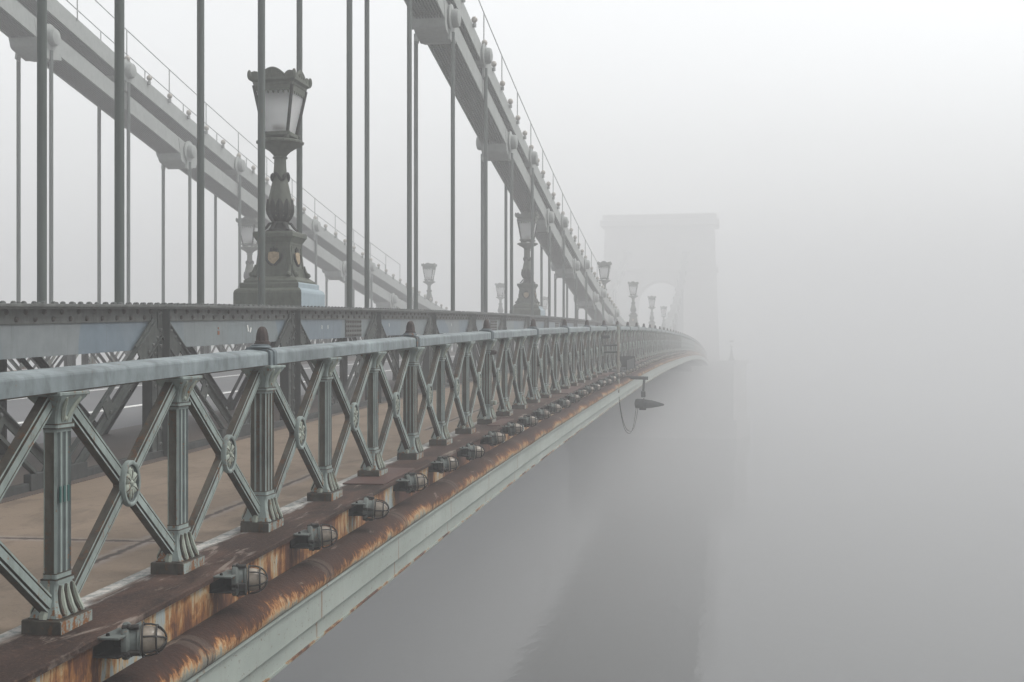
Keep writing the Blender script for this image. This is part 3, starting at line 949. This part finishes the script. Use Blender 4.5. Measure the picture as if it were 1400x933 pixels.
def chain(label, X, near):
    y0 = ST0 + PAN
    root = thing('suspension_chain', label, 'suspension chain', (-X, y0, zl(y0)))
    for base, me in LINKS:
        put('chain_link', me, root, Matrix.Translation((-X, base.y, base.z)))
    for pins, fn, pm in ((LOW, zl, PINL), (UPP, zu, PINU)):
        for yy in pins:
            sl = math.atan(0.003 * (yy - 97.0))
            put('pin', pm, root, Matrix.Translation((-X, yy, fn(yy))) @ Matrix.Rotation(sl if pm is PINL else 0, 4, 'X'))
            zt = zp(yy) + 1.15
            if fn(yy) - 0.3 > zt and yy < 170 and len(pins):
                for dx in (0.405, -0.405):
                    ln = fn(yy) - 0.30 - zt
                    put('hanger_rod', ROD, root, Matrix.Translation((-X + dx, yy, zt)) @ Matrix.Diagonal((1, 1, ln, 1)))
    # festoon bulbs along the upper chain and the maintenance hand line
    yy = UPP[3] if near else UPP[4]
    while yy < 66:
        sl = 0.003 * (yy - 97.0)
        put('bulb', BULB, root, Matrix.Translation((-X + 0.375, yy, zu(yy) + 0.245)))
        yy += BAY
    ye = 56.0
    for dx in (0.36, -0.36):
        b = MB(); yy = UPP[1]; pts = []
        while yy < ye:
            top = zu(yy) + 1.05
            b.tube([(-X + dx, yy, zu(yy) + 0.15), (-X + dx, yy, top)], 0.014, 6)
            pts.append((-X + dx, yy, top)); yy += 2.4
        b.tube(pts, 0.012, 6)
        put('hand_line', b.mesh('hand_line', [M['chain']]), root)
    return root


chain('massive grey double chain with hanger rods rising over the near girder and walkway', XC, True)
chain('paler double chain beyond the road, on the left, with thin double hand line', 2 * MID - XC, False)

# ------------------------------------------------------------------ bridge lamps
def sq(w, z, ch=0.0):
    return rect(w, w, z, ch)


def lamp_meshes():
    D = {}
    # pedestal: base tiers, shaft, cornice; river side of the base repainted pale blue
    b = MB()

    def tier(rings, blue):
        # side 0 of rect() is the +X face
        for (w0, z0), (w1, z1) in zip(rings, rings[1:]):
            b.loft([sq(w0, z0), sq(w1, z1)], 0, cap=True, mis=[1 if blue else 0, 0, 0, 0])
    tier([(0.98, -0.01), (0.98, 0.20), (0.96, 0.235), (0.90, 0.262), (0.86, 0.27)], True)
    tier([(0.85, 0.268), (0.85, 0.33), (0.83, 0.345)], True)
    tier([(0.77, 0.343), (0.77, 0.375), (0.72, 0.395), (0.62, 0.43), (0.57, 0.435)], False)
    tier([(0.545, 0.433), (0.452, 0.885)], False)
    tier([(0.47, 0.883), (0.475, 0.91), (0.53, 0.955), (0.56, 0.985), (0.58, 0.99), (0.58, 1.04), (0.555, 1.06)], False)
    for a in range(4):
        R = Matrix.Rotation(a * PI / 2, 4, 'Z')
        for s_ in (-1, 1):      # corner scrolls at the foot of the shaft
            pts = [R @ Vector((0.272 + 0.065 * (1 - k / 6) ** 2, s_ * 0.245, 0.44 + 0.16 * k / 6)) for k in range(7)]
            b.tube(pts, [0.034, 0.03, 0.024, 0.02, 0.017, 0.013, 0.008], 7, 0)
            b.ball(R @ Vector((0.325, s_ * 0.245, 0.465)), 0.036, 0.036, 0.036, 0, 8, 6)
        # panel frame on each face (faces lean inwards)
        for (y0, y1, z0, z1) in ((-0.19, 0.19, 0.545, 0.557), (-0.175, 0.175, 0.845, 0.857), (-0.19, -0.178, 0.545, 0.857), (0.178, 0.19, 0.545, 0.857)):
            def fx(z):
                return (0.545 + (0.452 - 0.545) * (z - 0.433) / 0.452) / 2
            ring0 = [R @ Vector((fx(z) - 0.004, y, z)) for (y, z) in ((y0, z0), (y1, z0), (y1, z1), (y0, z1))]
            ring1 = [R @ Vector((fx(z) + 0.010, y, z)) for (y, z) in ((y0, z0), (y1, z0), (y1, z1), (y0, z1))]
            b.loft([ring0, ring1], 0)
    D['pedestal'] = b.mesh('pedestal', [M['lamp'], M['lampblue']], 30)
    # crest: shield, crown and branches
    b = MB()
    R = Matrix.Translation((0.244, 0, 0.70)) @ Matrix.Rotation(-0.102, 4, 'Y')
    sh = [(-0.072, 0.07), (0.0, 0.078), (0.072, 0.07), (0.078, 0.0), (0.068, -0.055), (0.03, -0.080), (0.0, -0.092), (-0.03, -0.080), (-0.068, -0.055), (-0.078, 0.0)]
    b.prism(sh, 0.0, 0.022, 'X', 0, R)
    for s_ in (-1, 1):
        pts = [R @ Vector((0.012, s_ * (0.015 + 0.108 * math.sin(q * 1.75)), -0.115 + 0.17 * q)) for q in [k / 7 for k in range(8)]]
        b.tube(pts, [0.012, 0.018, 0.02, 0.02, 0.02, 0.018, 0.014, 0.008], 6, 1)
    b.box(-0.004, 0.024, -0.055, 0.055, 0.078, 0.100, 1, mat=R)
    for yq in (-0.04, 0, 0.04):
        b.ball((0.012, yq, 0.112), 0.014, 0.020, 0.024, 1, 8, 6, R)
    b.ball((0.012, 0, 0.142), 0.010, 0.012, 0.014, 1, 8, 6, R)
    D['crest'] = b.mesh('crest', [M['ochre'], M['lampdark'], M['lamp']])
    # foot and column
    b = MB()
    b.lathe([(0.21, 1.055), (0.20, 1.085), (0.13, 1.12), (0.115, 1.16), (0.12, 1.195)], 20, 1)
    for k in range(6):
        a = 2 * PI * k / 6 + 0.3
        b.tube([(math.cos(a) * r, math.sin(a) * r, z) for r, z in ((0.10, 1.20), (0.15, 1.185), (0.19, 1.13), (0.235, 1.085), (0.25, 1.10))], [0.02, 0.035, 0.034, 0.028, 0.018], 6, 1, 0.6)
    prof = [(0.105, 1.19), (0.10, 1.215), (0.135, 1.25), (0.165, 1.29), (0.184, 1.345), (0.187, 1.40), (0.178, 1.46), (0.147, 1.604), (0.108, 1.788), (0.094, 1.88), (0.085, 2.0), (0.083, 2.10)]
    b.lathe(prof, 28, 0)
    # dark acanthus cup round the bulge
    for k in range(10):
        a = 2 * PI * k / 10
        zs = [1.21, 1.26, 1.32, 1.38, 1.44, 1.49, 1.525]
        rr = []
        for z in zs:
            for (r0, z0), (r1, z1) in zip(prof, prof[1:]):
                if z0 <= z <= z1:
                    rr.append(r0 + (r1 - r0) * (z - z0) / (z1 - z0)); break
        ws = [0.035, 0.05, 0.060, 0.062, 0.052, 0.034, 0.008]
        left = []; right = []; mid = []
        for z, r, w in zip(zs, rr, ws):
            da = w / r
            left.append(Vector((math.cos(a - da) * (r + 0.002), math.sin(a - da) * (r + 0.002), z)))
            mid.append(Vector((math.cos(a) * (r + 0.020), math.sin(a) * (r + 0.020), z)))
            right.append(Vector((math.cos(a + da) * (r + 0.002), math.sin(a + da) * (r + 0.002), z)))
        for i in range(6):
            for A_, B_ in ((left, mid), (mid, right)):
                vs = [b.bm.verts.new(p) for p in (A_[i], B_[i], B_[i + 1], A_[i + 1])]
                b._f(vs, 1)
    # draped garland
    n = 36
    b.tube([(math.cos(2*PI*k/n) * (0.112 + 0.01 * math.cos(8*PI*k/n)), math.sin(2*PI*k/n) * (0.112 + 0.01 * math.cos(8*PI*k/n)), 1.84 + 0.05 * math.cos(8*PI*k/n + 0.8)) for k in range(n + 1)], 0.020, 6, 1)
    for k in range(4):
        a = 2 * PI * k / 4 + PI / 4
        b.ball((math.cos(a) * 0.125, math.sin(a) * 0.125, 1.83), 0.024, 0.024, 0.045, 1, 8, 6)
    b.lathe([(0.083, 2.098), (0.103, 2.104), (0.103, 2.122), (0.085, 2.13), (0.105, 2.16), (0.15, 2.205), (0.215, 2.245), (0.275, 2.275), (0.295, 2.30)], 32, 0)
    b.lathe([(0.295, 2.298), (0.325, 2.312), (0.325, 2.335), (0.30, 2.352), (0.20, 2.360), (0.02, 2.365)], 48, 0, wob=lambda k, n, h: 0.025 * math.cos(2 * PI * k / n * 24) if h < 2.345 else 0)
    D['column'] = b.mesh('column', [M['lamp'], M['lampdark']], 40)
    # lantern frame
    b = MB(); zb, zt = 2.43, 3.085; wb, wt = 0.170, 0.280
    for sx in (1, -1):
        for sy in (1, -1):
            b.tube([(sx * wb, sy * wb, zb), (sx * wt, sy * wt, zt)], 0.023, 6, 1)
            b.tube([(sx * 0.10, sy * 0.10, 2.36), (sx * 0.17, sy * 0.17, 2.385), (sx * 0.172, sy * 0.172, 2.44)], [0.03, 0.028, 0.026], 7, 0)
            b.ball((sx * 0.205, sy * 0.205, 2.435), 0.022, 0.022, 0.026, 0, 8, 6)
    b.loft([sq(0.385, 2.405), sq(0.395, 2.42), sq(0.395, 2.455), sq(0.36, 2.462)], 0)
    for a in range(4):
        R = Matrix.Rotation(a * PI / 2, 4, 'Z')
        z1 = zt - 0.075
        # valance with drops
        q0 = wt - 0.008
        b.loft([[R @ Vector((x, y, z)) for (x, y, z) in ((q0 - 0.012, -q0, z1), (q0 - 0.012, q0, z1), (q0 - 0.006, q0, zt), (q0 - 0.006, -q0, zt))],
                [R @ Vector((x, y, z)) for (x, y, z) in ((q0, -q0, z1), (q0, q0, z1), (q0 + 0.006, q0, zt), (q0 + 0.006, -q0, zt))]], 0)
        for k in range(7):
            y = -0.222 + k * 0.074
            b.ball(R @ Vector((q0 - 0.006, y, z1 - 0.008)), 0.010, 0.020, 0.030, 0, 8, 6)
    b.loft([sq(0.555, zt), sq(0.575, zt + 0.012), sq(0.58, zt + 0.04), sq(0.64, zt + 0.06), sq(0.66, zt + 0.066), sq(0.66, zt + 0.088), sq(0.60, zt + 0.098)], 0)
    b.loft([sq(0.60, zt + 0.09), sq(0.42, zt + 0.16), sq(0.10, zt + 0.20)], 1)
    D['lantern_frame'] = b.mesh('lantern_frame', [M['lamp'], M['lampdark']])
    # crown crest
    b = MB(); zc = zt + 0.092
    for a in range(4):
        R = Matrix.Rotation(a * PI / 2, 4, 'Z') @ Matrix.Translation((0.305, 0, zc))
        arc = [(-0.20 + 0.40 * k / 14, 0.015 + 0.122 * math.sin(PI * k / 14)) for k in range(15)]
        b.prism([(0.20, -0.004), *reversed(arc), (-0.20, -0.004)], -0.012, 0.012, 'X', 0, R)
        b.tube([R @ Vector((0.0, y, z)) for (y, z) in arc], 0.017, 6, 0)
        for s_ in (-1, 1):
            ear = [(s_ * (0.255 + 0.075 * math.cos(PI * k / 8)), 0.0 + 0.088 * math.sin(PI * k / 8)) for k in range(9)]
            b.prism(ear, -0.012, 0.012, 'X', 0, R)
            b.tube([R @ Vector((0.0, y, z)) for (y, z) in ear], 0.014, 6, 0)
            sp = [(s_ * (0.085 + 0.042 * (1 - q) * math.cos(q * 9)), 0.058 + 0.036 * (1 - q) * math.sin(q * 9)) for q in [k / 12 for k in range(13)]]
            b.tube([R @ Vector((0.014, y, z)) for (y, z) in sp], 0.009, 5, 0)
        b.ball(R @ Vector((0.012, 0, 0.075)), 0.012, 0.018, 0.045, 0, 8, 6)
    for sx in (1, -1):
        for sy in (1, -1):
            b.ball((sx * 0.325, sy * 0.325, zc + 0.045), 0.032, 0.032, 0.07, 0, 8, 6)
    D['crown'] = b.mesh('crown', [M['lamp']])
    # one pane (faces +X)
    b = MB(); i0, i1 = wb - 0.012, wt - 0.014
    b.loft([[Vector(p) for p in ((i0 - 0.005, -wb + 0.01, zb + 0.03), (i0 - 0.005, wb - 0.01, zb + 0.03), (i1 - 0.005, wt - 0.012, zt - 0.02), (i1 - 0.005, -wt + 0.012, zt - 0.02))],
            [Vector(p) for p in ((i0, -wb + 0.01, zb + 0.03), (i0, wb - 0.01, zb + 0.03), (i1, wt - 0.012, zt - 0.02), (i1, -wt + 0.012, zt - 0.02))]], 0)
    D['pane'] = b.mesh('glass_pane', [M['glass']])
    b = MB(); b.ball((0, 0, 2.53), 0.10, 0.10, 0.07, 0, 14, 8); b.lathe([(0.05, 2.44), (0.05, 2.5)], 12, 1)
    D['bulb'] = b.mesh('lamp_bulb', [M['bulb'], M['lampdark']])
    return D


LD = lamp_meshes()


def bridge_lamp(label, X, yy, full=True):
    z = zp(yy) + 1.42
    m = Matrix.Translation((-X, yy, z))
    r = thing('bridge_lamp', label, 'street lamp', (-X, yy, z), 'ornate lamps standing on the bridge girders')
    pd = put('pedestal', LD['pedestal'], r, m)
    for a in range(4):
        put('crest', LD['crest'], pd, m @ Matrix.Rotation(a * PI / 2, 4, 'Z'))
    put('column', LD['column'], r, m)
    lf = put('lantern_frame', LD['lantern_frame'], r, m)
    for a in range(4):
        put('glass_pane', LD['pane'], lf, m @ Matrix.Rotation(a * PI / 2, 4, 'Z'))
    put('crown', LD['crown'], lf, m)
    put('lamp_bulb', LD['bulb'], lf, m)
    return r


near_lab = ['nearest ornate iron lamp with square lantern and pale blue base side, on the near girder',
            'second ornate lamp on the near girder, grey in the mist before the big chain',
            'third lamp of the near row, its lantern showing just right of the chain end',
            'fourth lamp of the near row, pale, standing clear right of the chain above the railing',
            'fifth lamp of the near row, small and pale in the mist',
            'sixth lamp of the near row, faintest and smallest before the mist hides the rest']
for lab, yy in zip(near_lab, (16.14, 37.74, 62.5, 82.6, 104.0, 124.3)):
    bridge_lamp(lab, XC + 0.035, yy)
far_lab = ['misty lamp on the far girder, seen just left of the nearest lamp pedestal',
           'pale lamp on the far girder where the far chain meets the girder top',
           'faint small lamp on the far girder between hanger rods, left of the second near lamp',
           'faintest lamp on the far girder, right behind the second near lamp']
for lab, yy in zip(far_lab, (37.74, 62.3, 83.0, 104.0)):
    bridge_lamp(lab, 2 * MID - XC, yy)

# ------------------------------------------------------------------ bulkhead lamps along the ledge
def bulkhead_meshes():
    D = {}
    rx = Matrix.Translation((-0.040, 0, 0)) @ Matrix.Rotation(PI / 2, 4, 'Y')      # lathe axis -> +X
    b = MB()                                   # open bracket box; origin on the rusted face, at the centre height of the lamp
    x1 = 0.118
    b.box(0.0, x1, -0.09, 0.09, 0.034, 0.042, 0, ch=0.001)
    b.box(0.0, x1, -0.09, 0.09, -0.044, -0.038, 1)
    b.box(0.0, 0.006, -0.088, 0.088, -0.038, 0.034, 1)
    b.box(0.0, x1, 0.078, 0.088, -0.038, 0.034, 1)
    b.box(x1 - 0.006, x1, -0.03, 0.088, -0.038, 0.034, 1)
    b.lathe([(0.009, 0.042), (0.007, 0.052), (0.001, 0.054)], 8, 1, Matrix.Translation((0.05, -0.055, 0)))
    D['bracket'] = b.mesh('bracket', [M['lampgrey'], M['blackiron']])
    b = MB()
    b.lathe([(0.03, 0.118), (0.076, 0.120), (0.079, 0.126), (0.079, 0.142), (0.073, 0.150), (0.062, 0.154), (0.060, 0.180), (0.068, 0.184), (0.068, 0.194), (0.054, 0.198), (0.02, 0.199)], 28, 0, rx)
    for a in (0, PI / 2, PI, 3 * PI / 2):
        m = Matrix.Rotation(a + 0.1, 4, 'X')
        b.box(0.080, 0.152, -0.010, 0.010, 0.066, 0.084, 1, ch=0.003, mat=m)
        b.ball((0.108, 0, 0.082), 0.010, 0.013, 0.010, 1, 8, 5, m)
    D['housing'] = b.mesh('housing', [M['lampgrey'], M['cage']], 35)
    b = MB()
    pr = [(0.058, 0.196)] + [(0.060 * math.cos(k * PI / 18), 0.213 + 0.080 * math.sin(k * PI / 18)) for k in range(0, 9)] + [(0.004, 0.293)]
    b.lathe(pr, 24, 0, rx)
    D['globe'] = b.mesh('glass_globe', [M['globe']], 60)
    b = MB()
    for k in range(3):
        a = PI * k / 3 + 0.2
        pts = []
        for i in range(13):
            q = PI * i / 12
            pts.append(((0.205 + 0.095 * math.sin(q) ** 0.8), math.cos(a) * 0.071 * math.cos(q), math.sin(a) * 0.071 * math.cos(q)))
        b.tube([(x_ - 0.040, y_, z_) for x_, y_, z_ in pts], 0.0042, 6, 0)
    for (x, r) in ((0.205, 0.072), (0.262, 0.060)):
        b.tube([(x - 0.040, r * math.cos(2*PI*k/20), r * math.sin(2*PI*k/20)) for k in range(21)], 0.0045, 6, 0)
    D['cage'] = b.mesh('cage', [M['cage']], 60)
    return D


BD = bulkhead_meshes()
ORD = ['first', 'second', 'third', 'fourth', 'fifth', 'sixth', 'seventh', 'eighth', 'ninth', 'tenth', 'eleventh', 'twelfth', 'thirteenth', 'fourteenth', 'fifteenth', 'sixteenth', 'seventeenth', 'eighteenth', 'nineteenth', 'twentieth']
rb = random.Random(11)
for i in range(62):
    yy = 4.755 + 1.161 * i
    m = Matrix.Translation((-2.604, yy, zp(yy) - 0.046)) @ Matrix.Rotation(math.radians(rb.uniform(-6, 6)), 4, 'Y') @ Matrix.Rotation(math.radians(20 + rb.uniform(-9, 9)), 4, 'Z') @ Matrix.Rotation(rb.uniform(-0.5, 0.5), 4, 'X')
    if i == 0:
        lab = 'nearest caged bulkhead lamp, lowest left on the rusty ledge'
    elif i < 20:
        lab = f'{ORD[i]} caged bulkhead lamp along the rusty ledge, counted from the nearest one'
    elif i == 20:
        lab = 'caged lamp beside the foot of the pale ladder pole'
    else:
        lab = 'tiny caged lamp on the rusty ledge beyond the ladder pole'
    r = thing('bulkhead_lamp', lab, 'bulkhead lamp', m.translation, 'caged lamps along the rusty ledge', m.to_3x3().to_4x4())
    put('bracket', BD['bracket'], r, Matrix.Translation(m.translation))
    h = put('housing', BD['housing'], r, m)
    put('glass_globe', BD['globe'], h, m)
    put('cage', BD['cage'], h, m)

# ------------------------------------------------------------------ ladder frame, tray, horn and cable beyond
ly = 28.4; lz = zp(ly)
ld = thing('ladder', 'narrow ladder frame with two dark rungs and a pale outer pole hooked on the railing', 'ladder', (-2.6, ly, lz - 0.1))
b = MB(); b.tube([(-2.47, ly, lz + 1.16), (-2.47, ly, lz + 0.3), (-2.47, ly, lz - 0.45)], 0.034, 8)
put('outer_pole', b.mesh('outer_pole', [M['fascia']]), ld)
b = MB(); b.tube([(-2.86, ly - 0.1, lz + 1.02), (-2.86, ly - 0.1, lz + 0.0)], 0.03, 8)
put('inner_pole', b.mesh('inner_pole', [M['dark']]), ld)
for dz in (0.66, 0.50):
    b = MB(); b.tube([(-2.86, ly - 0.1, lz + dz), (-2.47, ly, lz + dz + 0.01)], 0.022, 7)
    put('rung', b.mesh('rung', [M['dark']]), ld)
b = MB(); b.box(-2.84, -2.66, ly - 0.2, ly - 0.05, lz + 0.83, lz + 0.90, 0, ch=0.01)
put('hook', b.mesh('hook', [M['dark']]), ld)
ty = 29.2; L = 3.4
tr = thing('cable_tray', 'dark open metal tray lying on the ledge behind the ladder', 'tray', (-2.62, ty, zp(ty)))
m = pl(ty, 0, 0, L)
b = MB(); b.box(-2.86, -2.40, 0, L, 0.002, 0.02, 0); b.box(-2.86, -2.845, 0, L, 0.02, 0.30, 0); b.box(-2.415, -2.40, 0.9, L, 0.02, 0.26, 0)
put('tray_body', b.mesh('tray_body', [M['dark']]), tr, m)
b = MB(); b.box(-2.86, -2.38, L, L + 0.02, -0.01, 0.31, 0)
put('end_plate', b.mesh('end_plate', [M['dark']]), tr, m)
hy = 31.6; hz = zp(hy)
hn = thing('fog_horn', 'dark cone shaped horn hanging from a bracket pole below the bridge edge', 'fog horn', (-2.07, hy, hz - 0.8))
b = MB(); b.tube([(-2.62, hy, hz - 0.22), (-1.97, hy, hz - 0.24)], 0.045, 8); b.tube([(-2.07, hy, hz - 0.24), (-2.10, hy + 0.02, hz - 0.72)], 0.032, 8)
b.box(-2.15, -2.04, hy - 0.05, hy + 0.09, hz - 0.74, hz - 0.58, 0, ch=0.01)
put('bracket_pole', b.mesh('bracket_pole', [M['dark']]), hn)
rot = Matrix.Translation((-2.30, hy, hz - 0.90)) @ Matrix.Rotation(math.radians(92), 4, 'Y')
b = MB(); b.lathe([(0.03, -0.02), (0.115, 0.0), (0.125, 0.05), (0.125, 0.20), (0.15, 0.205), (0.15, 0.225), (0.12, 0.235), (0.10, 0.42), (0.055, 0.62), (0.02, 0.74), (0.004, 0.75)], 20, 0, rot)
b.box(-2.20, -2.02, hy - 0.04, hy + 0.04, hz - 1.07, hz - 0.98, 0, ch=0.01)
put('horn_body', b.mesh('horn_body', [M['dark']], 35), hn)
b = MB()
A0 = Vector((-2.51, 28.9, zp(28.9) - 0.46)); A1 = Vector((-2.27, hy, hz - 0.93))
for off, dip in ((0.0, 0.86), (0.012, 0.81)):
    pts = []
    for k in range(25):
        q = k / 24
        p = A0.lerp(A1, q ** 1.0)
        s_ = 1 - abs(2 * q - 1) ** 2.6
        pts.append(p + Vector((off * 4 * q, off, -dip * s_)))
    b.tube(pts, 0.0085, 6)
tag(put('hanging_cable', b.mesh('hanging_cable', [M['cable']], 60)), 'thin cable hanging in a loop between the bridge edge and the horn', 'cable')

# ------------------------------------------------------------------ far tower on its pier, drowned in fog
TY = 203.0; TZ = zp(TY)
tw = thing('bridge_tower', 'huge stone gate tower with arch, barely visible in the fog', 'tower', (-MID, TY, WATER))
b = MB(); H = 22.6; hw = 9.7
arch = []
for k in range(17):
    a = PI * k / 16
    arch.append((-MID + 3.9 * math.cos(a), TZ + 9.5 + 3.9 * math.sin(a)))
poly = [(-MID + hw + 0.3, TZ - 1), (-MID + hw - 0.6, TZ + H), (-MID - hw + 0.6, TZ + H), (-MID - hw - 0.3, TZ - 1), (-MID - 3.9, TZ - 1), *reversed(arch), (-MID + 3.9, TZ - 1)]
R = [[b.bm.verts.new((x, yy, z)) for (x, z) in poly] for yy in (TY, TY + 7)]
from mathutils.geometry import tessellate_polygon
tri = tessellate_polygon([[Vector((x, z, 0)) for (x, z) in poly]])
for rr in R:
    for q in tri:
        b._f([rr[i] for i in q])
for k in range(len(poly)):
    k2 = (k + 1) % len(poly)
    b._f((R[0][k], R[0][k2], R[1][k2], R[1][k]))
put('masonry', b.mesh('masonry', [M['stone']]), tw)
b = MB()
b.box(-MID - hw - 0.2, -MID + hw + 0.2, TY - 0.5, TY + 7.5, TZ + H, TZ + H + 1.1, ch=0.1)
b.box(-MID - hw + 0.2, -MID + hw - 0.2, TY - 0.3, TY + 7.3, TZ + H + 1.1, TZ + H + 2.0, ch=0.1)
b.box(-MID - hw - 0.05, -MID + hw + 0.05, TY - 0.3, TY + 7.3, TZ + 15.0, TZ + 15.7, ch=0.1)
put('cornice', b.mesh('cornice', [M['stone']]), tw)
b = MB()
pp = [(-MID - 13.5, TY - 2), (1.4, TY - 2), (3.6, TY + 3.5), (1.4, TY + 9), (-MID - 13.5, TY + 9), (-MID - 15.7, TY + 3.5)]
b.prism(pp, WATER - 0.3, TZ - 0.4, 'Z'); 
cx, cy = -MID, TY + 3.5
b.prism([(cx + (x - cx) * 1.03, cy + (y - cy) * 1.05) for (x, y) in pp], TZ - 0.4, TZ + 0.15, 'Z')
b.prism([(cx + (x - cx) * 1.04, cy + (y - cy) * 1.08) for (x, y) in pp], WATER - 0.3, WATER + 3.0, 'Z')
put('pier', b.mesh('pier', [M['stone']]), tw)
o = bridge_lamp('faint lamp standing on the tower pier, right of everything else', -1.1, TY + 0.2)
dzz = (TZ + 0.15) - (zp(TY + 0.2) + 1.42)
o.location.z += dzz

# ------------------------------------------------------------------ air
b = MB(); b.box(-700, 700, -300, 900, WATER - 1.5, 30.0)
hz_me = b.mesh('haze', [])
hm = bpy.data.materials.new('haze_air'); hm.use_nodes = True
ht = hm.node_tree; ht.nodes.clear()
ho = ht.nodes.new('ShaderNodeOutputMaterial'); hv = ht.nodes.new('ShaderNodeVolumePrincipled')
hv.inputs['Color'].default_value = (0.76, 0.764, 0.768, 1)
hv.inputs['Density'].default_value = 0.0117
hv.inputs['Anisotropy'].default_value = 0.0
ht.links.new(hv.outputs[0], ho.inputs['Volume'])
hz_me.materials.append(hm)
put('haze', hz_me)['kind'] = 'stuff'

# ------------------------------------------------------------------ light
SUN_EL, SUN_AZ = math.radians(52), math.radians(70)     # azimuth from +Y towards +X
w = bpy.data.worlds.new('World'); S.world = w; w.use_nodes = True
wt_ = w.node_tree; wt_.nodes.clear()
wo = wt_.nodes.new('ShaderNodeOutputWorld'); bg = wt_.nodes.new('ShaderNodeBackground')
sky = wt_.nodes.new('ShaderNodeTexSky'); sky.sky_type = 'NISHITA'; sky.sun_disc = False
sky.sun_elevation = SUN_EL; sky.sun_rotation = SUN_AZ; sky.dust_density = 1.0; sky.air_density = 1.6
hs = wt_.nodes.new('ShaderNodeHueSaturation'); hs.inputs['Saturation'].default_value = 0.10
wt_.links.new(sky.outputs[0], hs.inputs['Color']); wt_.links.new(hs.outputs[0], bg.inputs[0])
bg.inputs[1].default_value = 0.13
wt_.links.new(bg.outputs[0], wo.inputs[0])
sl = bpy.data.lights.new('sun', 'SUN'); sl.energy = 1.5; sl.angle = math.radians(25); sl.color = (1.0, 0.97, 0.93)
so = bpy.data.objects.new('sun', sl); COL.objects.link(so)
d = Vector((math.sin(SUN_AZ) * math.cos(SUN_EL), math.cos(SUN_AZ) * math.cos(SUN_EL), math.sin(SUN_EL)))
so.rotation_euler = (-d).to_track_quat('-Z', 'Y').to_euler(); so.location = (20, 0, 60)

# ------------------------------------------------------------------ camera and render settings
cam = bpy.data.cameras.new('camera'); cam.sensor_width = 36.0; cam.lens = 36.0 * 1650.0 / 1400.0
cam.clip_start = 0.1; cam.clip_end = 3000
co = bpy.data.objects.new('camera', cam); COL.objects.link(co)
co.location = (0, 0, 0); co.rotation_euler = (PI / 2, 0, YAW)
S.camera = co
S.view_settings.view_transform = 'Standard'; S.view_settings.look = 'None'; S.view_settings.gamma = 1.0
S.view_settings.use_curve_mapping = False
S.view_settings.exposure = 1.20
S.cycles.volume_bounces = 3; S.cycles.max_bounces = 8; S.cycles.diffuse_bounces = 3; S.cycles.glossy_bounces = 3
S.cycles.transmission_bounces = 4; S.cycles.transparent_max_bounces = 8
S.cycles.use_denoising = True
